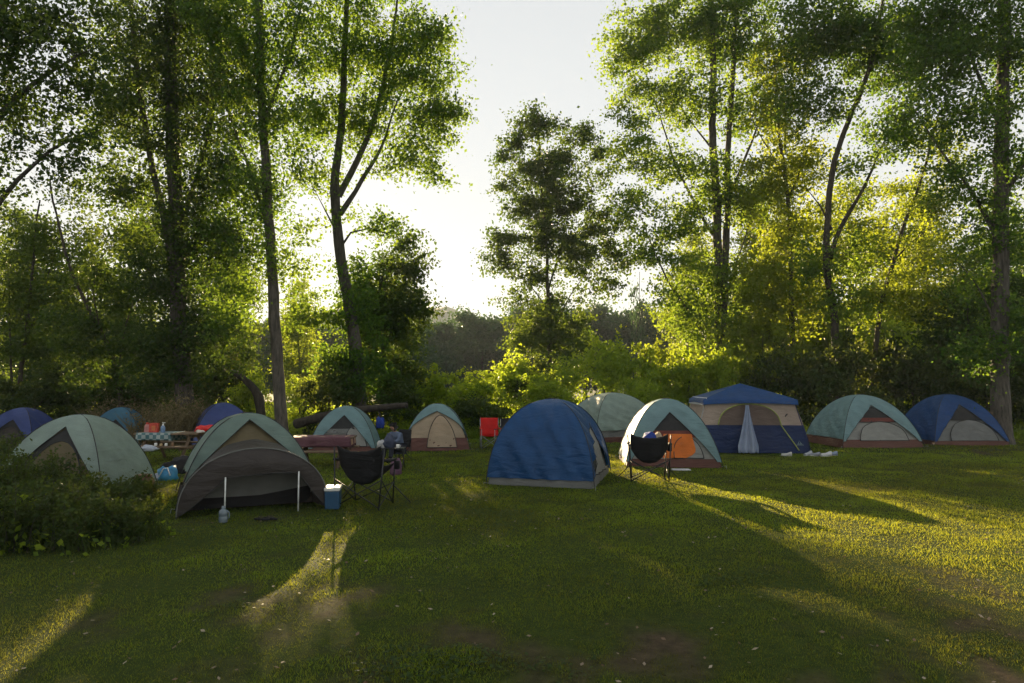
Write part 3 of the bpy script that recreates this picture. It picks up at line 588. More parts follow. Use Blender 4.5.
for j, (px, py, d, lb) in enumerate([(640,268,95,'taller thin distant tree rising right of the lone tree'),(674,275,105,'narrow distant tree left of the twin-trunked cottonwood')]):
    p = FP[2]; o = p[0] if not p[1] else copy_tree(p[0]); p[1] = True
    hg = 2-(py-384)/FOC*d+.8; o.location = (P(px, 380, d)[0], d, -.9); o.scale = (.62+.1*j, .62, hg/11); o['label'] = lb; o['group'] = 'tall thin distant trees'
def hills():
    m = plain('hill_woods', (.045, .06, .028), rough=.95, var=.4, scale=.05, bump=0)
    for nm, y0, hh, sd, dp in (('hills', 420, 30, 3, 100), ('hills', 640, 84, 8, 120)):
        xs = np.linspace(-1000, 1000, 180); rows = []
        prof = hh*(.62+.30*np.sin(xs/(y0*.42)+sd)+.16*np.sin(xs/(y0*.13)+sd*2)+.04*np.sin(xs/(y0*.03)))
        for t, k in ((0, 0), (.25, .45), (.6, .85), (1, 1.0), (1.5, .6), (2, -.05)):
            rows.append([(x, y0+dp*t+8*math.sin(x*.05+t*3), -2+p*k*(1+.05*math.sin(x*.11+t*9))) for x, p in zip(xs, prof)])
        o = MB().grid(rows).build(nm, m, smooth=True); tag(o, kind='structure')
hills()

# ------------------------------------------------------------------ logs
def log(name, label, pts, rs_, seed, mat=B_LOG, stubs=()):
    r = np.random.default_rng(seed); q = resample([tuple(p) for p in pts], .25); m = len(q); rad = np.interp(np.linspace(0, 1, m), np.linspace(0, 1, len(rs_)), rs_)*(1+r.normal(0, .05, m))
    base = Vector(tuple(q[0])); root = empty(name, tuple(base), label, 'log')
    mb = MB(); mb.tube([Vector(tuple(x))-base for x in q], list(rad), 12); mb.build('trunk', mat, root, smooth=True)
    for a, b, rr in stubs:
        mb = MB(); mb.tube([Vector(a)-base, (Vector(a)+Vector(b))/2-base+Vector((0,0,.03)), Vector(b)-base], [rr, rr*.8, rr*.5], 7); mb.build('branch_stub', mat, root, smooth=True)
    return root
a = P(296, 424, 24.5); b = P(345, 412, 23.8); c = P(407, 405, 23)
log('fallen_log', 'long dark fallen trunk lying across behind the teal tent, raised at its right end', [a, b, c], [.17, .14, .09], 1, stubs=[(P(378,409,23.4), P(381,420,23.2), .04), (P(330,416,24), P(322,430,24), .07), (P(360,410,23.6), P(352,440,23.8), .08)])
log('leaning_log', 'broken trunk leaning up to the left beside the slender poplar', [P(262,430,25.2), P(258,396,25.2), P(243,378,25.6), P(232,372,26)], [.2, .17, .13, .10], 2)

# ------------------------------------------------------------------ weeds in the left foreground
def weed_bush(label, px, py, rad, hgt, n, seed, stalky=.2, tint=.12, mat=None, grass=0):
    r = np.random.default_rng(seed); g = G(px, py); root = empty('weed_bush', (g[0], g[1], float(h_ground(g[0], g[1]))), label, 'weeds', 'weeds growing round the green tent at the left')
    ns = max(12, n//90); th = r.uniform(0, 6.28, ns); q = r.uniform(0, 1, ns)**.5*rad*.8; sx, sy = q*np.cos(th), q*np.sin(th); sh = hgt*r.uniform(.55, 1.05, ns)*(1-.35*(q/rad)**2)
    lx, ly = r.normal(0, .12, ns)*hgt, r.normal(0, .12, ns)*hgt
    mb = MB()
    for i in range(ns): mb.tube([(sx[i], sy[i], -.03), (sx[i]+lx[i]*.3, sy[i]+ly[i]*.3, sh[i]*.5), (sx[i]+lx[i], sy[i]+ly[i], sh[i])], [.006, .004, .002], 4, caps=False)
    mb.build('stems', B_DARK, root)
    j = r.integers(0, ns, n); t = r.uniform(.08, 1, n)**.8
    c = np.stack([sx[j]+lx[j]*t**1.5, sy[j]+ly[j]*t**1.5, sh[j]*t], -1)+r.normal(0, .055, (n, 3)); c[:, 2] = np.maximum(c[:, 2], .01)
    v, f = leaf_quads(c, .050, r); cl = r.uniform(-.2, .3, ns)[j]
    npmesh('leaves', v, f, mat or L_SHD, root, attrs={'tint': ('FACE', np.clip(tint+cl+.25*t+r.normal(0, .12, n), 0, 1))})
    m = n//22; th = r.uniform(0, 6.28, m); q = r.uniform(.2, 1.15, m)*rad; c = np.stack([q*np.cos(th), q*np.sin(th), hgt*r.uniform(.05, .8, m)*(1.1-.7*(q/rad))], -1); c[:, 2] = np.maximum(c[:, 2], .02)
    v, f = leaf_quads(c, .085, r); npmesh('broad_leaves', v, f, L_SHR, root, attrs={'tint': ('FACE', r.uniform(0, .7, m))})
    if grass:
        th = r.uniform(0, 6.28, grass); q = np.minimum(np.abs(r.normal(0, .5, grass)), .95)*rad; x, y = q*np.cos(th), q*np.sin(th)
        v, f, tt = blades(grass, x, y, hgt*r.uniform(.35, 1.45, grass)*np.exp(-(q/rad)**2*.9), r.uniform(.006, .013, grass), np.clip(r.normal(.45, .2, grass), 0, 1), lean=.8, z0=0*x, curl=.9, seed=seed)
        tag(npmesh('grass_blades', v, f, L_SHD, root, attrs={'tint': ('FACE', tt)}), kind='stuff')
    return root
WB = [('low weeds at the left edge in the foreground',10,548,.6,.85,4600,500),('dark leafy weeds in front of the green tent',45,540,.65,.80,5600,800),('leafy weeds with long grass left of the mown strip',85,545,.62,.62,4200,1000),
      ('clump of long arching grass nearest the open lawn',128,540,.5,.52,1300,1100),('weeds against the door side of the green tent',30,512,.75,.95,7000,400),('sunlit weeds in front of the green tent corner',72,512,.6,.60,5500,1000),
      ('long grass in front of the pale side of the green tent',112,512,.55,.48,3000,2400),('tall grass beside the brown clay pot',140,505,.35,.5,1300,1200),('weeds climbing beside the green tent at the left edge',0,490,.8,1.15,7000,200),
      ('weeds crowding the lower door of the green tent',52,496,.6,.68,5000,500),('loose weeds at the left edge above the foreground',-18,528,.7,1.15,6000,700)]
for i, (lb, px, py, rad, hg, n, gr) in enumerate(WB): weed_bush(lb, px, py, rad, hg, n, 200+i, grass=gr)
# dry stalks and seed heads round the foot of the thick poplar
def dry_clump(label, px, d, rad, hgt, n, seed, mat=None, ht=.0):
    r = np.random.default_rng(seed); x0 = P(px, 380, d)[0]; root = empty('dry_grass_clump', (x0, d, float(h_ground(x0, d))), label, 'dry grass', 'pale dry grass clumps below the thick poplar')
    th = r.uniform(0, 6.28, n); q = r.uniform(0, 1, n)**.5*rad; x, y = q*np.cos(th), q*np.sin(th); hh = hgt*r.uniform(.5, 1.1, n)
    v, f, tt = blades(n, x, y, hh, r.uniform(.01, .02, n), r.uniform(0, 1, n), lean=.35, z0=0*x, curl=.4, seed=seed); npmesh('stalks', v, f, mat or L_DRY, root, attrs={'tint': ('FACE', tt)})
    m = n*5; j = r.integers(0, n, m); t = r.uniform(.4, 1.0, m); c = np.stack([x[j], y[j], hh[j]*t], -1)+r.normal(0, .09, (m, 3)); v, f = leaf_quads(c, .06, r)
    npmesh('seed_heads', v, f, mat or L_DRY, root, attrs={'tint': ('FACE', r.uniform(0, 1, m))})
dry_clump('pale dry grass right of the pale blue tent', 160, 21, .8, 1.3, 500, 301); dry_clump('taller pale dry grass at the foot of the thick poplar', 182, 22, .7, 1.6, 450, 302); dry_clump('sparse dry stalks above the pale blue tent', 118, 23.5, .9, 1.5, 400, 303)

# ------------------------------------------------------------------ the air
def haze():
    m, t, o = newmat('haze'); v = N(t, 'ShaderNodeVolumePrincipled'); v.inputs['Density'].default_value = HAZE; v.inputs['Color'].default_value = (.85, .93, 1, 1); v.inputs['Anisotropy'].default_value = 0.0
    t.links.new(v.outputs[0], o.inputs['Volume'])
    o_ = MB().box((0, 420, 50), (2400, 1100, 106)).build('haze', m); tag(o_, kind='stuff')
HAZE = 0.0004
haze()
# ------------------------------------------------------------------ tents
F_TEAL = fabric('nylon_teal', (.19,.31,.33), trans=.30, tcol=(.16,.30,.28))
F_SAGE = fabric('nylon_sage', (.26,.34,.30), trans=.28, tcol=(.22,.30,.22))
F_GREEN = fabric('nylon_dull_green', (.13,.19,.165), trans=.15)
F_BLUE = fabric('nylon_blue', (.007,.055,.165), trans=.10, rough=.42)
F_BLUE2 = fabric('nylon_bright_blue', (.008,.050,.17), trans=.1)
F_PURP = fabric('nylon_violet_blue', (.055,.085,.26), trans=.3)
F_PALEB = fabric('nylon_pale_blue', (.06,.17,.26), trans=.3)
F_GREY = fabric('nylon_light_grey', (.30,.30,.28), trans=.30)
F_GREYD = fabric('nylon_mid_grey', (.17,.175,.17), trans=.2)
F_TAN = fabric('nylon_tan', (.46,.36,.25), trans=.35)
F_PINK = fabric('nylon_beige', (.42,.33,.28), trans=.30)
F_BROWN = fabric('nylon_red_brown', (.12,.050,.038), trans=.15)
F_OR = fabric('nylon_orange_glow', (.85,.22,.035), trans=.4, tcol=(.9,.26,.05))  # orange cloth, albedo raised to paint in light passing through
F_NAVY = fabric('nylon_navy', (.006,.022,.085), trans=.12)
F_TAUPE = fabric('nylon_taupe', (.045,.038,.036), trans=.15, rough=.5)
F_OLIVE = fabric('nylon_olive', (.13,.105,.055), trans=.25)
F_DARKBR = fabric('nylon_dark_brown', (.030,.022,.018), trans=.05)
F_MESH = plain('door_mesh', (.022,.022,.022), rough=.9, var=.2, bump=.1)
F_DKRED = fabric('nylon_dark_red', (.14,.035,.025), trans=.2)
M_SEAM = plain('seam_tape', (.02,.022,.025), rough=.7)
M_POLE = plain('tent_pole', (.35,.36,.37), rough=.35, metal=.8)
M_WHITEP = plain('white_pole', (.68,.70,.68), rough=.4)
F_BLACK = fabric('black_polyester', (.012,.012,.014), trans=0, rough=.75)
F_RED = fabric('red_polyester', (.62,.02,.015), trans=.35, tcol=(.9,.03,.02))
M_STEEL = plain('dark_steel', (.03,.03,.032), rough=.45, metal=.5)
M_STEELG = plain('grey_steel', (.30,.30,.31), rough=.4, metal=.7)
M_LIME = plain('lime_webbing', (.30,.36,.08), rough=.7)
M_WHITE = plain('white_plastic', (.74,.73,.70), rough=.45, var=.06)

class Tent:
    """square-plan dome: two poles cross from corner to corner, cloth is stretched between them.
    Side k: 0 front (towards -y), 1 right, 2 back, 3 left."""
    def __init__(s, W_, D_, H_, p=.85, sag=.05, wr=.006, wdir=1.0, seed=0, hp=1.0, box=0.0):
        s.W, s.D, s.H, s.p, s.sag, s.wr, s.wdir, s.seed, s.hp = W_, D_, H_, p, sag, wr, wdir, seed, hp
    def a(s, z):
        b = max(0., min(1., z/s.H))**s.hp; c = s.p   # arc of a circle whose centre lies below the ground
        return (max(0., 1-(c+(1-c)*b)**2)/(1-c*c))**.5
    def S(s, k, u, z, off=0.0, wr=1.0):
        """point on side k; u in [-1,1] across, z height"""
        a = s.a(z); hw, hd = s.W/2, s.D/2
        if k in (1, 3): hw, hd = hd, hw
        b = z/s.H; sg = s.sag*(1-u*u)*math.sin(math.pi*min(1, max(0, b)))**.8*a
        x = u*a*hw; nrm = a*hd - sg + off*(.25+.75*a)
        if wr and s.wr:
            q = x*math.cos(s.wdir)+z*math.sin(s.wdir); t = -x*math.sin(s.wdir)+z*math.cos(s.wdir)
            e = (1-abs(u)**6)
            nrm += wr*s.wr*e*(math.sin(q*16+2.2*math.sin(t*2.1+s.seed)+k)+.6*math.sin(q*31+1.7*math.sin(t*3+k*2))+.5*math.sin(q*7+t*2+s.seed*2))
        z = z + off*(b**1.5)
        x = x*(1+off*1.2/max(hw, .1))
        c = ((x, -nrm), (nrm, x), (-x, nrm), (-nrm, -x))[k]
        return Vector((c[0], c[1], z))
    def rows(s, k, z0, z1, xl, xr, off, nz=26, nu=22, wr=1.0, xunit=True, zpow=1.0):
        """cloth on side k between heights, xl/xr give the edges as a share of the half width at that height"""
        out = []
        for i in range(nz+1):
            t = i/nz; z = z0+(z1-z0)*(1-(1-t)**1.7 if z1 > s.H*.98 else t); L, R = xl(z), xr(z)
            out.append([s.S(k, L+(R-L)*j/nu, z, off, wr) for j in range(nu+1)])
        return out

def make_tent(label, px, py, W_, D_, H_, yaw, fly, wall, tub, tubh=.2, hem=.14, hemf=None, va=.80, vx=.93, vq=1.15, vback=False, door=None, window=None,
              p=.38, wr=.014, seed=0, group='dome tents pitched round the lawn', band=None, wdir=.9, zip_=True, extra=None, sag=.05, hp=1.0, vside=None, name='dome_tent', fullfly=False, hemside=None):
    g = GP(px, py); t = Tent(W_, D_, H_, p=p, sag=sag, wr=wr, seed=seed, wdir=wdir, hp=hp)
    root = empty(name, g, label, 'tent', group, rz=yaw)
    one = lambda z: 1.0; mone = lambda z: -1.0
    # tub floor
    mb = MB()
    for k in range(4): mb.grid(t.rows(k, 0, tubh, mone, one, .004, 4, 16, .5))
    n = len(mb.v); mb.add([(-W_/2,-D_/2,.005),(W_/2,-D_/2,.005),(W_/2,D_/2,.005),(-W_/2,D_/2,.005)], [(0,1,2,3)])
    mb.build('tub_floor', tub, root, smooth=True)
    mb = MB()
    for k in range(4): mb.grid(t.rows(k, tubh, H_, mone, one, -.03, 22, 20, 0))
    mb.build('inner_wall', wall, root, smooth=True)
    # rainfly
    hemf = hem if hemf is None else hemf; zh = hem; za = va*H_
    def vo(z):
        if z >= za: return 0.0
        q = max(0., (z-hemf)/(za-hemf)); X = vx*(1-q**vq)*t.a(hemf)
        return min(1.0, X/max(t.a(z), 1e-3))
    mb = MB()
    for k in range(4):
        hz = zh if hemside is None or k not in hemside else hemside[k]
        if (k == 0 and not fullfly) or (k == 2 and vback) or (vside is not None and k in vside):
            for sgn in (-1, 1):
                lo = (lambda z: -1.0) if sgn < 0 else vo; hi = (lambda z: -vo(z)) if sgn < 0 else one
                # up to the apex of the opening, then the closed top
                R1 = []
                for z in np.linspace(hemf, za, 20): R1.append([t.S(k, lo(z)+(hi(z)-lo(z))*j/10, z, .03) for j in range(11)])
                R2 = []
                for i in range(1, 13):
                    z = za+(H_-za)*(1-(1-i/12)**1.7); L, R = (-1., 0.) if sgn < 0 else (0., 1.)
                    R2.append([t.S(k, L+(R-L)*j/10, z, .03) for j in range(11)])
                mb.grid(R1+R2)
        else: mb.grid(t.rows(k, hz, H_, mone, one, .03, 34, 30))
    fo = mb.build('rainfly', fly, root, smooth=True)
    # pole sleeves along the corners and edge tape round the opening
    for sx in (0, 1):
        pts = [t.S(1, -1 if sx == 0 else 1, z, .036, 0) for z in np.linspace(0.02, H_*.999, 18)] + [t.S(3, -1 if sx == 0 else 1, z, .036, 0) for z in np.linspace(H_*.999, .02, 18)]
        MB().tube(pts, .008, 6).build('pole_sleeve', M_SEAM, root, smooth=True)
    if not fullfly:
        for sgn in (-1, 1):
            MB().tube([t.S(0, sgn*vo(z), z, .034) for z in np.linspace(hemf, za, 16)], .006, 5).build('hem_tape', M_SEAM, root, smooth=True)
    # door: D-shaped zip and, above, the dark mesh window
    if window:
        z0, z1, wx, mat = window
        tri = lambda z: min(.98, wx*(1-((z-z0)/(z1-z0)))*t.a(z0)/max(t.a(z), .05))
        MB().grid(t.rows(0, z0, z1*.995, lambda z: -tri(z), tri, .004, 14, 12, .3)).build('mesh_window', mat, root, smooth=True)
    if band:
        z0, z1, x0, x1, mat = band
        MB().grid(t.rows(0, z0, z1, lambda z: x0, lambda z: x1, .006, 5, 14, .3)).build('inner_panel', mat, root, smooth=True)
    if door:
        x0, x1, z0, z1, mat = door; cx, cz = (x0+x1)/2, z0
        def arch(z, s_): q = (z-z0)/(z1-z0); return cx+s_*(x1-x0)/2*(1-q**3.2)**.5 if q < 1 else cx
        dr = MB().grid(t.rows(0, z0, z1, lambda z: arch(z, -1), lambda z: arch(z, 1), .009, 18, 14, .6)).build('door', mat, root, smooth=True)
        zz = [z0+(z1-z0)*(1-(1-q)**2) for q in np.linspace(0, 1, 16)]
        pts = [t.S(0, arch(z, 1), z, .016) for z in zz]+[t.S(0, arch(z, -1), z, .016) for z in zz[::-1]]+[t.S(0, x0+(x1-x0)*q, z0, .016) for q in np.linspace(0, 1, 8)]
        MB().tube(pts, .010, 6).build('zip', M_SEAM, dr, smooth=True)
    # pegs and short webbing at the four corners
    for sx, sy in ((-1,-1),(1,-1),(1,1),(-1,1)):
        MB().tube([(sx*W_/2*1.0, sy*D_/2*1.0, .03), (sx*(W_/2+.09), sy*(D_/2+.07), .06), (sx*(W_/2+.10), sy*(D_/2+.08), -.04)], .006, 5).build('peg', M_STEELG, root)
    return root, t
def row_center(px, py_base, depth_off):
    """pixel of the tent centre whose near bottom edge shows at py_base"""
    d = G(px, py_base)[1]+depth_off; return 384+EYE*FOC/d
R = math.radians
def tent(label, px, pybase, W_, D_, H_, yaw, *a, **k):
    ext = .5*(abs(math.cos(R(yaw)))*D_+abs(math.sin(R(yaw)))*W_)
    x = px; d = G(px, pybase)[1]+ext; py = 384+EYE*FOC/d
    # keep the same picture column
    py = float(341.5+FOC*math.tan(math.atan(EYE/d)+TILT)); 
    return make_tent(label, px, py, W_, D_, H_, R(yaw), *a, **k)

# A blue tent in the middle: wide blue back, narrow grey door side to the right
rA, tA = tent('big blue dome tent in the middle of the lawn, its grey door side turned right', 552, 488, 2.25, 2.1, 1.68, 74, F_BLUE, F_GREY, F_GREYD, hem=.15, hemside={1: .2}, va=.70, vx=.9, vq=1.0, door=(-.5,.5,.2,1.1,F_GREY), wr=.026, wdir=.62, seed=3, p=.2, sag=.01, hp=1.3)
# B teal tent with orange interior
rB, tB = tent('pale teal dome tent with an orange door panel, its glow painted in, behind a black chair', 667, 468, 2.25, 2.1, 1.60, -4, F_TEAL, F_GREY, F_BROWN, tubh=.2, hem=.12, hemf=.14, va=.80, vx=.90, window=(.80,1.30,.78,F_MESH), band=(.70,.86,-.72,.62,F_DKRED), door=(.02,.66,.22,.72,F_GREY), seed=5)
MB().grid(tB.rows(0, .22, .78, lambda z: -.22, lambda z: .52-.30*max(0,(.42-z)/.22)**2, .02, 8, 8, .5)).build('orange_panel', F_OR, rB, smooth=True)
# D grey-green tent behind
rD, tD = tent('plain grey-green tent between the middle blue and the orange-doored tents', 612, 444, 2.6, 2.2, 1.66, 24, F_SAGE, F_GREYD, F_BROWN, hem=.42, hemf=.42, va=.78, fullfly=True, wr=.02, wdir=1.2, seed=9, p=.1, sag=.02, hp=1.2)
# E teal tent at right
rE, tE = tent('teal dome tent with a pale grey door, right of the cabin tent', 861, 448, 2.6, 2.5, 1.62, 3, F_TEAL, F_GREY, F_BROWN, tubh=.25, hem=.27, hemf=.2, va=.80, vx=.92, window=(.78,1.28,.75,F_MESH), band=(.80,.92,-.7,.55,F_DKRED), door=(-.55,.7,.22,.80,F_GREY), seed=7)
# F blue tent at right
rF, tF = tent('blue dome tent with a dark doorway beside the grey-barked trunk', 949, 446, 2.45, 2.3, 1.62, 1, F_BLUE2, F_GREYD, F_BROWN, tubh=.15, hem=.16, hemf=.14, va=.80, vx=.92, window=(.80,1.25,.72,F_MESH), door=(-.55,.75,.16,.82,F_GREYD), seed=11)
# G tan tent in the middle distance
rG, tG = tent('tan dome tent with teal roof and arched door near the red chair', 437, 451, 2.0, 1.9, 1.36, 5, F_TEAL, F_TAN, F_BROWN, tubh=.38, hem=.42, hemf=.30, va=.84, vx=.96, vq=2.2, door=(-.28,.62,.10,1.04,F_TAN), seed=13, window=None)
# H teal tent behind the plum table
rH, tH = tent('teal dome tent with an open dark peak behind the plum-covered table', 346, 452, 1.95, 1.85, 1.30, 6, F_TEAL, F_GREY, F_BROWN, tubh=.15, hem=.10, va=.80, vx=.86, window=(.55,1.05,.85,F_MESH), band=(.52,.66,-.6,.3,F_GREYD), door=(.1,.75,.15,.72,F_GREY), seed=15)
# J green tent at left behind the weeds
rJ, tJ = tent('sage green dome tent half hidden by weeds', 77, 502, 1.95, 1.75, 1.42, 0, F_SAGE, F_OLIVE, F_BROWN, tubh=.2, hem=.12, va=.86, vx=.95, window=(.70,1.2,.8,F_MESH), door=(-.5,.6,.2,1.0,F_OLIVE), seed=17, wr=.008)
# K, L, M in the left distance
rK, tK = tent('small pale blue dome tent with a brown doorway, left of the cluttered table', 120, 452, 1.6, 1.5, 1.24, 12, F_PALEB, F_DKRED, F_BROWN, tubh=.15, hem=.14, va=.72, vx=.9, window=(.45,.9,.8,F_MESH), door=(-.5,.5,.15,.7,F_OLIVE), seed=19)
rL, tL = tent('small violet-blue dome tent at the far left edge behind the green tent', 22, 452, 1.7, 1.5, 1.22, 0, F_PURP, F_DARKBR, F_BROWN, tubh=.15, hem=.14, va=.72, vx=.9, window=(.45,.9,.8,F_MESH), door=(-.5,.5,.15,.7,F_DARKBR), seed=21)
rM, tM = tent('violet-blue dome tent seen from behind, right of the thick poplar', 222, 450, 1.95, 1.9, 1.36, 30, F_PURP, F_GREYD, F_BROWN, fullfly=True, hem=.14, seed=23, wr=.008)
# I large tent in front at left, with a brown awning porch
rI, tI = tent('large dull green dome tent with a brown porch held up by two white poles', 246, 514, 2.14, 2.0, 1.43, 26, F_GREEN, F_OLIVE, F_DARKBR, tubh=.2, hem=.42, hemf=.42, hemside={3: .46}, va=.93, vx=.97, wr=.013, wdir=1.0, seed=25, p=.33)
def porch(root, t):
    """arched hood in front of the door: cloth from the tent wall to a hoop leaning forward, its flap propped as an awning"""
    W_, H_ = t.W, t.H; yb, yf = -t.D/2*.80, -t.D/2-.62
    hoop = lambda q, y, w, h: Vector((-w*math.cos(math.pi*q), y, h*max(0, math.sin(math.pi*q))**.86))
    n = 34; rows = []
    for i in range(9):
        s_ = i/8; y = yb+(yf-yb)*s_; w = (W_/2)*(.84+.16*s_)+.02; h = 1.06-.08*s_-.03*math.sin(math.pi*s_)
        rows.append([hoop(q, y+ .10*math.sin(math.pi*q)*(1-s_)*-1, w, h)+Vector((0, 0, .006*math.sin(q*40+s_*5))) for q in np.linspace(0, 1, n)])
    MB().grid(rows).build('porch_hood', F_TAUPE, root, smooth=True)
    # side wings: the front of the hoop closed left and right, leaving the wide opening
    w, h = (W_/2)*1.0+.02, .98; fr = []
    xl, xr, zt = -.44, .62, .55
    top = [hoop(q, yf, w, h) for q in np.linspace(0, 1, 41)]
    edge = []
    for q in np.linspace(0, 1, 41):
        if q < .30: s_ = q/.30; e = Vector((-w+.03+(xl+w-.03)*s_, yf-.05*s_, .03+(zt-.03)*s_**1.15))
        elif q > .74: s_ = (1-q)/.26; e = Vector((w-.03-(w-.03-xr)*s_, yf-.05*s_, .03+(zt+.03-.03)*s_**1.15))
        else: s_ = (q-.30)/.44; e = Vector((xl+(xr-xl)*s_, yf-.05-.03*math.sin(math.pi*s_), zt+.03*s_+.03*math.sin(math.pi*s_)))
        edge.append(e)
    MB().grid([[a.lerp(b, k/8)+Vector((0, -.05*math.sin(math.pi*k/8)*(1-abs(i/20-1)), 0)) for i, (a, b) in enumerate(zip(top, edge))] for k in range(9)]).build('porch_front', F_TAUPE, root, smooth=True)
    MB().tube([p+Vector((0,-.008,0)) for p in top], .011, 6).build('porch_hoop', F_GREYD, root, smooth=True)
    MB().tube(edge, .007, 6).build('porch_hem', M_SEAM, root, smooth=True)
    for x, z in ((xl, zt), (xr, zt+.03)): MB().tube([(x, yf-.06, -.03), (x, yf-.06, z+.02)], .011, 8).build('awning_pole', M_WHITEP, root, smooth=True)
    # screen door inside the porch
    yi = yb-.14
    def prof(x, z): return Vector((x, yi-.12*(1-(x/1.1)**2)*(.4+.6*(1-z)), z))
    MB().grid([[prof(-.95+1.9*j/16, .02+(.86*(1-((-.95+1.9*j/16)/1.05)**2)**.5-.03)*i/10) for j in range(17)] for i in range(11)]).build('screen_wall', F_GREYD, root, smooth=True)
    MB().grid([[prof(-.92+1.84*j/16, .02+(.16+.10*max(0, (j-9)/7))*i/3)+Vector((0,-.012,0)) for j in range(17)] for i in range(4)]).build('floor_band', F_BLACK, root, smooth=True)
    MB().grid([[prof(-.55+.85*j/8, .50+.10*i/3)+Vector((0,-.014,0)) for j in range(9)] for i in range(4)]).build('screen_window', F_MESH, root, smooth=True)
porch(rI, tI)

# C cabin tent
def cabin():
    g = G(752, 453); W_, D_, H1, H2 = 3.35, 2.3, 1.52, 2.02; d = g[1]+D_/2
    x0 = P(740, 380, d)[0]; root = empty('cabin_tent', (x0, d, 0.0), 'large blue and beige cabin tent with peaked roof and pale curtain in its doorway', 'tent', rz=R(-4))
    hw = lambda z: W_/2*(1-.25*(z/H1)**1.35); hd = lambda z: D_/2*(1-.12*(z/H1)**1.2)
    def S(k, u, z, off=0.0):
        a, b = (hw(z), hd(z)) if k in (0, 2) else (hd(z), hw(z)); x = u*a; n = b-.03*(1-u*u)*math.sin(math.pi*z/H1)+off+.004*math.sin(x*14+z*9+k)+.003*math.sin(z*23-x*5)
        c = ((x, -n), (n, x), (-x, n), (-n, -x))[k]; return Vector((c[0], c[1], z))
    zb = .80
    for nm, mt, z0, z1 in (('lower_wall', F_NAVY, 0, zb), ('upper_wall', F_PINK, zb, H1)):
        mb = MB()
        for k in range(4): mb.grid([[S(k, -1+2*j/24, z) for j in range(25)] for z in np.linspace(z0, z1, 9)])
        mb.build(nm, mt, root, smooth=True)
    # roof: hipped, with an overhanging brow and a hanging valance
    mb = MB(); n = 20; ov = .09
    for k in range(4):
        a, b = (hw(H1)+ov, hd(H1)+ov) if k in (0, 2) else (hd(H1)+ov, hw(H1)+ov)
        rows = []
        for i in range(13):
            t = i/12; z = H1+.02+(H2-H1-.02)*(t**.92); f = 1-t
            rw = []
            for j in range(n+1):
                u = -1+2*j/n; x = u*a*f; y = b*f; zz = z-.035*(1-u*u)*math.sin(math.pi*t)
                c = ((x, -y), (y, x), (-x, y), (-y, -x))[k]; rw.append(Vector((c[0], c[1], zz)))
            rows.append(rw)
        lip = [Vector((v.x*1.015, v.y*1.015, H1-.13+.05*(1-(-1+2*j/n)**2))) for j, v in enumerate(rows[0])]
        mb.grid([lip]+rows)
    rf = mb.build('roof', F_BLUE2, root, smooth=True)
    MB().grid([[Vector((-(hw(H1)+ov)*(1+.02)-.004*i, -(hd(H1)+ov)*1.0+2*(hd(H1)+ov)*j/10, H1-.14+.22*i/3)) + Vector((.15*(i/3)**1.2, 0, 0)) for j in range(11)] for i in range(4)]).build('lit_eave', fabric('nylon_lit_edge', (.6,.62,.65), trans=.4), rf, smooth=True)  # pale strip paints the light on the left roof edge
    # arched screen with lime piping
    x0_, x1_, z0, z1 = -.62, .62, zb, 1.42
    def edge(z, s): q = (z-z0)/(z1-z0); return -.02+s*.60*(1-max(0, q)**3)**.5
    scr = MB().grid([[S(0, (edge(z, -1)+(edge(z, 1)-edge(z, -1))*j/18), z, .012) for j in range(19)] for z in np.linspace(z0, z1, 14)]).build('screen_window', fabric('screen_cloth', (.20,.15,.13), trans=.45), root, smooth=True)
    zz = [z0+(z1-z0)*(1-(1-q)**2.2) for q in np.linspace(0, 1, 22)]
    MB().tube([S(0, edge(z, -1), z, .02) for z in zz]+[S(0, edge(z, 1), z, .02) for z in zz[::-1]]+[S(0, .58+.22*q, zb-(zb-.08)*q, .02) for q in np.linspace(0, 1, 10)], .016, 6).build('arch_piping', M_LIME, root, smooth=True)
    # gathered curtain hanging in the doorway
    rows = []
    for i in range(26):
        t = i/25; z = 1.38-1.36*t; w = .05+.30*t**1.3-.06*max(0, t-.85)/.15; row = []
        for j in range(37):
            u = -1+2*j/36; ph = u*9; row.append(Vector((-.10-.06*t+u*w, -hd(z)-.10-.10*t+.035*(.4+t)*math.sin(ph+.8*t), z+.01*math.sin(ph*2))))
        rows.append(row)
    MB().grid(rows).build('door_curtain', fabric('curtain_cloth', (.36,.42,.55), trans=.35), root, smooth=True, solid=.006)
    # emblem on the lower right: small pale peak over a line; small dark mark higher up
    def mk(pts, k, off): return [S(0, u, z, off) for u, z in pts]
    eb = MB()
    for ln in ([(.80,.26),(.835,.36),(.87,.26)], [(.82,.26),(.82,.32)], [(.85,.26),(.85,.32)], [(.77,.235),(.90,.235)], [(.79,.262),(.885,.262)]): eb.tube(mk(ln, 0, .014), .006, 4)
    eb.build('emblem', plain('print_pale', (.20,.28,.30)), root)
    MB().tube(mk([(.70,1.05),(.73,1.10),(.76,1.13)], 0, .014), .016, 5).build('dark_mark', M_SEAM, root)
    for sx, sy in ((-1,-1),(1,-1),(1,1),(-1,1)):
        MB().tube([(sx*hw(0), sy*hd(0), .02), (sx*hw(H1)*1.01, sy*hd(H1)*1.01, H1)], .014, 6).build('corner_pole', M_POLE if sx < 0 else F_NAVY, root, smooth=True)
    return root
cabin()
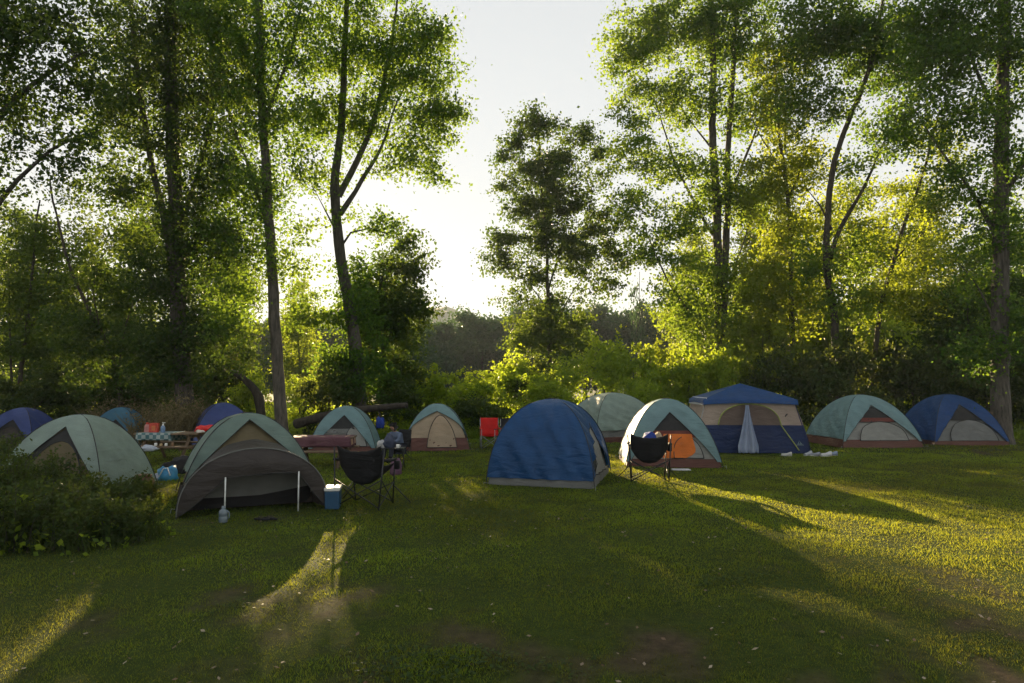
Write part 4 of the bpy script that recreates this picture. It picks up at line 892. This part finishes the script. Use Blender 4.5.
# ------------------------------------------------------------------ camp furniture
def sling_chair(label, px, py, yaw, w=.62, h=.86, name='camp_chair', bag=None, s=1.0, group='black camp chairs'):
    g = GP(px, py); root = empty(name, g, label, 'chair', group, rz=R(yaw), s=s)
    hw, dp = w/2, .30
    # four uprights: arms at the top, feet splayed below
    tops = {(-1,-1): (-hw, -.24, .66), (1,-1): (hw, -.24, .66), (-1,1): (-hw-.04, .26, h), (1,1): (hw+.04, .26, h)}
    feet = {k: (v[0]*.86, v[1]*1.25, 0) for k, v in tops.items()}
    for k in tops: MB().tube([feet[k], tops[k]], .0115, 8).build('leg', M_STEEL, root, smooth=True)
    for k in ((-1, -1), (1, -1)):   # outriggers
        MB().tube([(feet[k][0]*.98, feet[k][1], .28), (k[0]*(hw+.22), -.36, 0.0)], .009, 6).build('brace', M_STEEL, root, smooth=True)
    for a, b in (((-1,-1),(1,-1)), ((-1,1),(1,1)), ((-1,-1),(-1,1)), ((1,-1),(1,1))):
        pa = Vector(feet[a]).lerp(Vector(tops[a]), .03); pb = Vector(feet[b]).lerp(Vector(tops[b]), .48)
        pc = Vector(feet[b]).lerp(Vector(tops[b]), .03); pd = Vector(feet[a]).lerp(Vector(tops[a]), .48)
        MB().tube([pa, pb], .009, 6).build('cross_brace', M_STEEL, root, smooth=True); MB().tube([pc+Vector((0,.012,0)), pd+Vector((0,.012,0))], .009, 6).build('cross_brace', M_STEEL, root, smooth=True)
    # hanging sling: seat and back in one sheet
    rows = []
    for i in range(22):
        t = i/21; row = []
        if t < .5: q = t/.5; y = -.24+.40*q; zc = .40-.07*math.sin(math.pi*.6*q); ze = .60
        else: q = (t-.5)/.5; y = .16+.12*q; zc = .345+(h-.06-.345)*q**1.1; ze = .60+(h+.02-.60)*q
        for j in range(25):
            u = -1+2*j/24; e = abs(u)**2.6; x = u*hw*(.97-.08*math.cos(u*1.57)); row.append(Vector((x, y+.02*math.sin(u*6+t*7)*.4, zc*(1-e)+ze*e+.004*math.sin(u*17+t*11))))
        rows.append(row)
    MB().grid(rows).build('sling', F_BLACK, root, smooth=True, solid=.008)
    for sx in (-1, 1): MB().tube([(sx*hw, -.28, .665), (sx*(hw+.03), 0, .675), (sx*(hw+.04), .27, .70)], [.022, .026, .02], 8).build('armrest', F_BLACK, root, smooth=True)
    MB().lathe((-(hw+.05), -.20, .52), [(.030, 0), (.042, .005), (.045, .12), (.043, .125)], 14).build('cup_holder', F_BLACK, root, smooth=True)
    return root, g
def quad_chair(label, px, py, yaw, mat, frame=None, w=.54, s=1.0, group=None):
    g = GP(px, py); root = empty('camp_chair', g, label, 'chair', group, rz=R(yaw), s=s); hw = w/2; fr = frame or M_STEELG
    F0 = {(-1,-1): (-hw, -.25, 0), (1,-1): (hw, -.25, 0), (-1,1): (-hw, .25, 0), (1,1): (hw, .25, 0)}
    Tp = {(-1,-1): (-hw, -.24, .60), (1,-1): (hw, -.24, .60), (-1,1): (-hw, .24, .90), (1,1): (hw, .24, .90)}
    for k in F0: MB().tube([F0[k], Tp[k]], .010, 7).build('leg', fr, root, smooth=True)
    for a, b in (((-1,-1),(1,-1)), ((-1,1),(1,1)), ((-1,-1),(-1,1)), ((1,-1),(1,1))):
        MB().tube([F0[a], Vector(F0[b])+Vector((0,0,.40))], .009, 6).build('cross_brace', fr, root, smooth=True); MB().tube([Vector(F0[b])+Vector((0,.02,0)), Vector(F0[a])+Vector((0,.02,.40))], .009, 6).build('cross_brace', fr, root, smooth=True)
    MB().grid([[Vector((-hw+w*j/12, -.25+.46*i/8, .42-.05*math.sin(math.pi*j/12)*math.sin(math.pi*(i+1)/10)-.03*i/8)) for j in range(13)] for i in range(9)]).build('seat', mat, root, smooth=True, solid=.012)
    MB().grid([[Vector((-hw+w*j/12, .20+.07*i/10+.05*math.sin(math.pi*j/12), .37+.55*i/10)) for j in range(13)] for i in range(11)]).build('backrest', mat, root, smooth=True, solid=.012)
    for sx in (-1, 1): MB().box((sx*hw, 0, .605), (.06, .50, .018)).build('armrest', mat, root, bevel=.006)
    return root
# nearest black chair, seen from behind left
sling_chair('black hammock camp chair standing empty on the lawn right of the cooler', 366, 505, 168, w=.70, h=.88, s=1.12)
sling_chair('black sling camp chair piled with a blue jacket in front of the orange-doored tent', 649, 480, 172, w=.70, h=.86, s=1.12)
quad_chair('bright red folding camp chair beside the middle blue tent', 490, 449.5, 8, F_RED, w=.56, s=1.0)
quad_chair('dark folding camp chair half hidden behind the middle blue tent', 506, 450, -20, F_BLACK, w=.54)
# jacket and towel left on the second chair
def heap(name, label, cat, px, py, dz, size, mat, seed, parts=None, dd=0, sub=3):
    """a crumpled soft thing: a ball of cloth pushed about by noise"""
    import bmesh
    r = np.random.default_rng(seed); g = GP(px, py, dz); bm = bmesh.new(); bmesh.ops.create_icosphere(bm, subdivisions=sub, radius=1)
    ph = r.uniform(0, 6, 6)
    for v in bm.verts:
        c = v.co; k = 1+.16*math.sin(c.x*4+ph[0]+2*c.y)+.13*math.sin(c.y*6+ph[1]+c.z*3)+.08*math.sin(c.z*9+c.x*7+ph[2])
        z = c.z*k; z = z if z > -.55 else -.55
        v.co = (c.x*k*size[0]/2, c.y*k*size[1]/2, (z+.55)*size[2]/1.55)
    me = bpy.data.meshes.new(name); bm.to_mesh(me); bm.free(); me.materials.append(mat); me.polygons.foreach_set('use_smooth', [True]*len(me.polygons))
    o = bpy.data.objects.new(name, me); link(o); o.location = (g[0], g[1]+dd, g[2]); return tag(o, label, cat)
F_JKT = fabric('jacket_blue', (.02,.05,.28), trans=0, rough=.7); F_TOWEL = fabric('towel_tan', (.42,.33,.22), trans=0, rough=.9)
heap('jacket', 'blue jacket heaped in the black chair before the orange-doored tent', 'jacket', 650, 480, .70, (.34,.28,.28), F_JKT, 2)
heap('towel', 'pale tan towel tucked beside the blue jacket in the black chair', 'towel', 658, 480, .74, (.18,.20,.24), F_TOWEL, 3)

M_WOOD = plain('table_wood', (.13,.085,.05), rough=.8, var=.35, scale=7)
def picnic_table(label, px, py, yaw, L=1.8, h=.74, group='wooden picnic tables'):
    g = GP(px, py); root = empty('picnic_table', g, label, 'table', group, rz=R(yaw))
    mb = MB()
    for i in range(5): mb.box((0, -.30+.15*i, h-.02), (L, .138, .038))
    mb.build('tabletop', M_WOOD, root, bevel=.004)
    for sy in (-1, 1):
        mb = MB(); [mb.box((0, sy*(.62+.14*j), .43), (L, .13, .038)) for j in (0, 1)]; mb.build('bench', M_WOOD, root, bevel=.004)
    for sx in (-1, 1):
        x = sx*(L/2-.28)
        for sy in (-1, 1): MB().tube([(x, sy*.66, 0), (x, sy*.16, h-.05)], .045, 4).build('leg', M_WOOD, root)
        MB().box((x+.05*sx, 0, .39), (.04, 1.5, .09)).build('bench_beam', M_WOOD, root); MB().box((x+.05*sx, 0, h-.085), (.04, .70, .08)).build('top_beam', M_WOOD, root)
    return root, Vector(g)
def cloth_over(label, root_loc, yaw, L, Wd, h, drop, mat, cat='tablecloth', name='tablecloth', endmat=None):
    rows = []; nx_, ny_ = 40, 30
    for i in range(ny_+1):
        row = []
        for j in range(nx_+1):
            u = (-1+2*j/nx_)*(L/2+drop); v = (-1+2*i/ny_)*(Wd/2+drop*.9); ox, oy = max(0, abs(u)-L/2), max(0, abs(v)-Wd/2)
            x = math.copysign(min(abs(u), L/2)+.012*(ox > 0)+.02*ox/drop*math.sin(v*14), u); y = math.copysign(min(abs(v), Wd/2)+.012*(oy > 0)+.025*oy/drop*math.sin(u*11), v)
            row.append(Vector((x, y, h+.006-max(ox, oy)*(1.0)+.002*math.sin(u*9)*math.sin(v*8))))
        rows.append(row)
    o = MB().grid(rows).build(name, mat, None, smooth=True, solid=.004); o.location = root_loc; o.rotation_euler = (0, 0, R(yaw)); return tag(o, label, cat)
def check(name, c1, c2, sc):
    m, t, o = newmat(name); p = N(t, 'ShaderNodeBsdfPrincipled'); p.inputs['Roughness'].default_value = .45; tc = N(t, 'ShaderNodeTexCoord'); ch = N(t, 'ShaderNodeTexChecker', i_Scale=sc)
    ch.inputs[1].default_value = (*c1, 1); ch.inputs[2].default_value = (*c2, 1); t.links.new(tc.outputs['Object'], ch.inputs[0]); t.links.new(ch.outputs[0], p.inputs['Base Color']); t.links.new(p.outputs[0], o.inputs[0]); return m
t1, g1 = picnic_table('wooden picnic table under a plum cloth behind the green porch tent', 322, 466, 3, L=1.55)
cloth_over('plum coloured cloth hanging over the right picnic table', g1, 3, 1.45, .74, .74, .26, fabric('plum_cloth', (.11,.048,.062), trans=0, rough=.8))
o = MB().grid([[Vector((.735+.012*i/6+.004*math.sin(j), -.34+.68*j/10, .752-.20*(i/6)) if i else Vector((.60, -.34+.68*j/10, .752))) for j in range(11)] for i in range(7)]).build('paper_cover', plain('kraft', (.42,.26,.17), rough=.6), None, smooth=True, solid=.003)
o.location = g1; o.rotation_euler = (0, 0, R(3)); tag(o, 'tan paper sheet folded over the right end of the plum-covered table', 'paper')
t2, g2 = picnic_table('cluttered picnic table between the green tent and the porch tent', 172, 461, -4, L=1.7)
cloth_over('checked teal and white cloth on the cluttered table', g2+Vector((-.30,0,0)), -4, .86, .72, .74, .20, check('check_cloth', (.30,.36,.36), (.05,.14,.16), 10))
def item(name, label, cat, off, mbf, base=None, rz=0): 
    o = mbf; o.location = (base or g2)+Vector(off); o.rotation_euler = (0, 0, rz); return tag(o, label, cat)
M_REDP = plain('red_print', (.48,.05,.03), rough=.5, var=.3, scale=20); M_ORG = plain('orange_print', (.55,.16,.05), rough=.5)
# bottle with a pump
bt = empty('pump_bottle', tuple(g2+Vector((-.16,-.20,.75))), 'blue-grey bottle with a white pump top on the cluttered table', 'bottle')
MB().lathe((0,0,0), [(.045,0),(.055,.01),(.055,.14),(.035,.17),(.018,.185)], 16).build('body', plain('bottle_blue', (.16,.25,.40), rough=.3), bt, smooth=True)
pm = MB(); pm.lathe((0,0,.185), [(.022,0),(.022,.025),(.008,.03),(.008,.06)], 12); pm.box((.02,0,.25), (.075,.022,.016)); pm.build('pump', M_WHITE, bt)
cb = empty('food_box', tuple(g2+Vector((-.44,-.10,.75))), 'red and orange printed food box standing on the cluttered table', 'box')
MB().box((0,0,.12), (.22,.10,.24)).build('carton', M_REDP, cb, bevel=.004); MB().box((.01,-.053,.11), (.10,.004,.12)).build('printed_panel', M_ORG, cb)
cb2 = empty('paper_bag', tuple(g2+Vector((-.64,-.05,.75))), 'small pink and white bag at the left end of the cluttered table', 'bag')
MB().box((0,0,.10), (.14,.09,.20), taper=.8).build('bag_body', plain('pink_paper', (.45,.20,.19), rough=.6), cb2, bevel=.008); MB().box((0,0,.225), (.07,.05,.05)).build('bag_top', M_REDP, cb2, bevel=.01)
heap('red_bag', 'crumpled bright red bag on the right end of the cluttered table', 'bag', 205, 461, .75, (.50,.26,.17), plain('red_bag', (.60,.02,.02), rough=.5), 5)
heap('cloth_bundle', 'small white bundle in front of the crumpled red bag', 'cloth', 204, 461, .75, (.22,.14,.07), fabric('white_rag', (.6,.55,.5), trans=0), 6, dd=-.28)
for i, (dx, m_, hh) in enumerate([(.02, M_WHITE, .075), (.12, plain('jar_tan', (.40,.28,.14)), .06), (.22, M_WHITE, .07), (.34, plain('jar_brown', (.20,.12,.06)), .09)]):
    o = MB().lathe((0,0,0), [(.03,0),(.036,.004),(.036,hh*.8),(.028,hh*.86),(.028,hh)], 14).build('jar', m_, None, smooth=True); o.location = g2+Vector((dx*1.3-.1,-.70,.452))
    tag(o, ['white jar, leftmost on the bench of the cluttered table','tan jar, second from the left on the bench of the cluttered table','white jar, third from the left on the bench of the cluttered table','taller brown jar, rightmost on the bench of the cluttered table'][i], 'jar', 'jars on the bench')
heap('pillow', 'pale grey-blue pillow on the near bench of the cluttered table', 'pillow', 148, 468, .40, (.42,.26,.13), fabric('pillow_cloth', (.40,.44,.52), trans=0), 8)
heap('blue_tote', 'bright blue tote bag on the ground below the cluttered table', 'bag', 168, 481, .0, (.36,.30,.30), plain('tote_blue', (.03,.22,.42), rough=.45), 9)
MBt = MB(); MBt.tube([(-.10,-.16,.10),(-.02,-.17,.26),(.06,-.16,.28),(.12,-.16,.12)], .012, 6); ob = MBt.build('strap', M_WHITE, bpy.data.objects['blue_tote'], smooth=True)
heap('crumpled_bag', 'crumpled white and blue plastic bag beside the blue tote', 'bag', 157, 481, .0, (.30,.22,.16), plain('plastic_pale', (.42,.45,.55), rough=.4), 10)
heap('duffel_bag', 'dark duffel bag in the shade under the cluttered table', 'bag', 180, 474, .0, (.75,.35,.34), F_BLACK, 11)
pot = empty('clay_pot', GP(143, 494), 'round reddish-brown pot half hidden in grass at the corner of the green tent', 'pot')
MB().lathe((0,0,0), [(.10,0),(.17,.05),(.20,.15),(.17,.25),(.12,.29)], 20).build('pot_body', plain('clay', (.15,.065,.040), rough=.8), pot, smooth=True); MB().lathe((0,0,.288), [(.12,0),(.145,.005),(.145,.03),(.12,.035)], 20).build('rim', plain('clay_rim', (.17,.075,.045)), pot, smooth=True)

# cooler
co = empty('cooler', GP(333, 508), 'blue cooler with a white lid at the right corner of the porch tent', 'cooler', rz=R(8))
MB().box((0,0,.145), (.22,.34,.29), taper=1.06).build('cooler_body', plain('cooler_blue', (.012,.06,.13), rough=.45, var=.1), co, bevel=.015)
ld = MB().box((0,0,.318), (.25,.38,.055)).build('lid', plain('cooler_white', (.62,.63,.60), rough=.5, var=.08), co, bevel=.014)
MB().tube([(-.12,-.13,.24),(-.135,-.13,.17),(-.135,.13,.17),(-.12,.13,.24)], .008, 6).build('handle', M_WHITE, co, smooth=True)
# water jug and sandals by the porch
jg = empty('water_jug', GP(223, 525), 'clear blue-grey water jug standing before the porch left of the first white pole', 'jug')
MB().lathe((0,0,0), [(.055,0),(.062,.01),(.062,.08),(.056,.09),(.062,.10),(.062,.155),(.03,.19),(.022,.20)], 18).build('jug_body', plain('jug_plastic', (.13,.17,.20), rough=.2, var=.1), jg, smooth=True)
MB().lathe((0,0,.20), [(.025,0),(.025,.03)], 12).build('cap', plain('cap_grey', (.22,.27,.32)), jg); MB().tube([(.05,0,.17),(.085,0,.14),(.085,0,.07),(.06,0,.05)], .008, 6).build('handle', plain('jug_handle', (.13,.17,.20), rough=.3), jg, smooth=True)
def sandal(label, px, py, yaw, col, group, nm='sandal', cat='sandal'):
    o = empty(nm, GP(px, py, .012), label, cat, group, rz=R(yaw)); pts = []
    n = 20; vs = []; 
    for z in (0, .022):
        for k in range(n):
            a = 2*math.pi*k/n; w = .042+.008*math.sin(a)-.006*math.cos(2*a); vs.append((w*math.cos(a), .13*math.sin(a), z))
    mb = MB(); mb.add(vs, [tuple(range(n))[::-1], tuple(range(n, 2*n))]+[(k, (k+1)%n, n+(k+1)%n, n+k) for k in range(n)]); mb.build('sole', F_BLACK, o)
    for sx in (-1, 1): MB().tube([(sx*.042, -.01, .02), (sx*.025, .035, .05), (0, .075, .022)], .006, 5).build('strap', plain('strap', col), o)
    return o
sandal('dark sandal lying left under the porch awning edge', 262, 522.5, 75, (.06,.04,.03), 'sandals by the porch'); sandal('dark sandal lying right under the porch awning edge', 271, 521.5, 60, (.06,.04,.03), 'sandals by the porch')
# shoes by the cabin tent
def shoe(label, px, py, yaw, col, s=1.0):
    o = empty('shoe', GP(px, py, .006), label, 'shoe', 'shoes left outside the cabin tent', rz=R(yaw), s=s)
    rows = []
    for i in range(13):
        t = i/12; y = -.14+.28*t; w = .046*(.80+.25*math.sin(math.pi*min(1, t*1.2)))*(1 if .04 < t < .96 else .65); hh = (.045+.028*(1-t)+.03*math.exp(-((t-.12)/.22)**2))
        rows.append([Vector((w*math.cos(a), y, .018+hh*max(0, math.sin(a))**.8)) for a in np.linspace(0, math.pi, 13)])
    MB().grid(rows).build('upper', fabric('shoe_cloth', col, trans=0, rough=.7), o, smooth=True, solid=.005)
    n = 18; vs = [( (.050+.006*math.sin(a))*math.cos(a), .148*math.sin(a), z) for z in (0, .024) for a in np.linspace(0, 2*math.pi, n, endpoint=False)]
    MB().add(vs, [tuple(range(n))[::-1], tuple(range(n, 2*n))]+[(k, (k+1)%n, n+(k+1)%n, n+k) for k in range(n)]).build('sole', plain('sole_white', (.5,.5,.48)), o)
    return o
shoe('single pale shoe in front of the cabin tent doorway', 786.5, 455, 70, (.45,.44,.42)); shoe('pale grey shoe, left of the pair at the cabin tent corner', 808, 454.5, 120, (.35,.36,.40), 1.15); shoe('darker grey shoe, right of the pair at the cabin tent corner', 814.5, 455, 60, (.25,.26,.30), 1.05)
shoe('white shoe, left of the outermost pair by the cabin tent', 826, 455.5, 100, (.50,.50,.52), 1.2); shoe('blue-grey shoe, right of the outermost pair by the cabin tent', 831.5, 455, 70, (.22,.27,.38), 1.1)
mt = MB().box((0,0,.02), (.42,.22,.03)).build('foam_mat', plain('foam', (.45,.46,.47), rough=.8), None, bevel=.012); mt.location = GP(681, 470); tag(mt, 'small pale foam mat on the grass before the orange-doored tent', 'mat')
# lost blanket scrap and round stone far out on the lawn
# folding side table with gear between the near chair and the seated person
ft = empty('folding_table', GP(391, 470), 'low dark folding table cluttered with gear behind the near black chair', 'table')
MB().box((0,0,.50), (.62,.40,.02)).build('tabletop', M_STEEL, ft, bevel=.005)
for sx in (-1, 1):
    for sy in (-1, 1): MB().tube([(sx*.28, sy*.17, .49), (sx*.30, -sy*.17, 0)], .010, 6).build('leg', M_STEEL, ft, smooth=True)
gt = Vector(GP(391, 470))
heap('backpack', 'dark blue-grey backpack slumped on the low folding table', 'backpack', 389, 470, .51, (.30,.26,.30), fabric('pack', (.05,.06,.10), trans=0), 12)
heap('white_bag', 'small white bag on the left end of the low folding table', 'bag', 381, 470, .51, (.18,.16,.18), fabric('pack_w', (.42,.42,.42), trans=0), 13)
heap('pink_bag', 'dim pink and blue bag hanging by the near chair arm', 'bag', 396, 476, .0, (.22,.2,.36), fabric('pack_p', (.12,.06,.10), trans=0), 14)
heap('stuff_sack', 'small dark blue sack hanging under the raised end of the fallen log', 'bag', 380, 446, 0, (.26,.22,.36), F_JKT, 15).location = tuple(P(380, 428, 23.0))
md = empty('cup', tuple(gt+Vector((.17,-.1,.51))), 'white enamel cup on the right of the low folding table', 'cup')
MB().lathe((0,0,0), [(.032,0),(.038,.005),(.04,.085),(.037,.086)], 14).build('cup_body', M_WHITE, md, smooth=True); MB().tube([(.04,0,.07),(.062,0,.06),(.062,0,.03),(.04,0,.02)], .005, 5).build('handle', M_WHITE, md)

# ------------------------------------------------------------------ person sitting low in a chair, leaning forward
SKIN = plain('skin', (.33,.18,.12), rough=.55, var=.08, bump=.05); SHIRT = fabric('shirt', (.10,.13,.20), trans=0, rough=.8); TROU = fabric('trousers', (.03,.032,.045), trans=0, rough=.85); HAIR = plain('hair', (.012,.009,.008), rough=.7, bscale=200)
def skinned(name, nodes, edges, mat, parent, root=0, sub=2):
    me = bpy.data.meshes.new(name); me.from_pydata([n[:3] for n in nodes], edges, []); me.materials.append(mat)
    o = bpy.data.objects.new(name, me); link(o, parent)
    m = o.modifiers.new('skin', 'SKIN'); m.use_smooth_shade = True
    if not me.skin_vertices: me.skin_vertices  # created with the modifier
    for i, n in enumerate(nodes):
        sv_ = me.skin_vertices[0].data[i]; rr = n[3]; sv_.radius = (rr, rr) if not hasattr(rr, '__len__') else rr; sv_.use_root = (i == root)
    s_ = o.modifiers.new('sub', 'SUBSURF'); s_.levels = sub; s_.render_levels = sub; return o
def ensure_skin(me):
    pass
def person():
    g = GP(399, 461.5); root = empty('person', g, 'dark-haired person in a grey-blue shirt hunched in a low chair left of the tan tent', 'person', rz=R(-38), s=.9)
    # faces -y
    B = [(0,0,.40,.135),(0,-.02,.52,.13),(0,-.07,.66,.135),(0,-.13,.78,.12),(0,-.17,.86,.05),(0,-.20,.90,.05),(0,-.235,.955,.080),(0,-.255,1.03,.082),
         (-.17,-.15,.79,.055),(-.24,-.24,.62,.042),(-.19,-.45,.55,.034),(-.14,-.52,.54,.022),
         (.17,-.15,.79,.055),(.24,-.24,.62,.042),(.19,-.45,.55,.034),(.14,-.52,.54,.022),
         (-.10,-.04,.38,.085),(-.15,-.42,.46,.068),(-.15,-.46,.10,.045),(-.15,-.58,.045,.035),
         (.10,-.04,.38,.085),(.15,-.42,.46,.068),(.15,-.46,.10,.045),(.15,-.58,.045,.035)]
    E = [(0,1),(1,2),(2,3),(3,4),(4,5),(5,6),(6,7),(3,8),(8,9),(9,10),(10,11),(3,12),(12,13),(13,14),(14,15),(0,16),(16,17),(17,18),(18,19),(0,20),(20,21),(21,22),(22,23)]
    for wi, sx in ((11, 1), (15, -1)):
        w = B[wi]
        for k in range(4):
            a = len(B); x = w[0]+sx*.008*(k-1.5)*1.6; B.append((x+sx*.006, w[1]-.05, w[2]-.002, .0085)); B.append((x+sx*.012, w[1]-.085+.006*abs(k-1.5), w[2]-.022, .0075)); E += [(wi, a), (a, a+1)]
        a = len(B); B.append((w[0]+sx*.03, w[1]-.025, w[2]+.012, .0095)); B.append((w[0]+sx*.042, w[1]-.052, w[2]+.004, .008)); E += [(wi, a), (a, a+1)]
    # nose
    a = len(B); B.append((0, -.335, .985, .014)); E.append((6, a))
    skinned('body', B, E, SKIN, root)
    k = [0,1,2,3,4,8,9,10,12,13,14]; mp = {v: i for i, v in enumerate(k)}
    skinned('shirt', [tuple(B[v][:3])+((B[v][3]*1.16+.006) if v != 4 else .05,) for v in k], [(mp[a], mp[b]) for a, b in E if a in mp and b in mp], SHIRT, root)
    k = [0,16,17,18,20,21,22]; mp = {v: i for i, v in enumerate(k)}
    skinned('trousers', [tuple(B[v][:3])+(B[v][3]*1.14+.008,) for v in k], [(mp[a], mp[b]) for a, b in E if a in mp and b in mp], TROU, root)
    skinned('hair', [(0,-.225,1.00,.088),(0,-.245,1.05,.088),(0,-.19,.96,.06)], [(0,1),(0,2)], HAIR, root)
    for sx in (-1, 1):
        MB().lathe((sx*.032, -.328, 1.005), [(.002,-.006),(.009,-.003),(.010,0),(.009,.003),(.002,.006)], 8).build('eye', HAIR, root)
        skinned('shoe', [(sx*.15,-.46,.045,.05),(sx*.15,-.60,.035,.042)], [(0,1)], F_BLACK, root)
    MB().tube([(-.022,-.325,.955),(0,-.333,.952),(.022,-.325,.955)], .004, 5).build('mouth', plain('lips', (.25,.09,.07)), root)
    return root
person()
quad_chair('dark low camp chair with the seated person in it', 399, 459.5, -38, F_BLACK, frame=M_STEEL, w=.56, s=.84)
# pale things lying on the grass
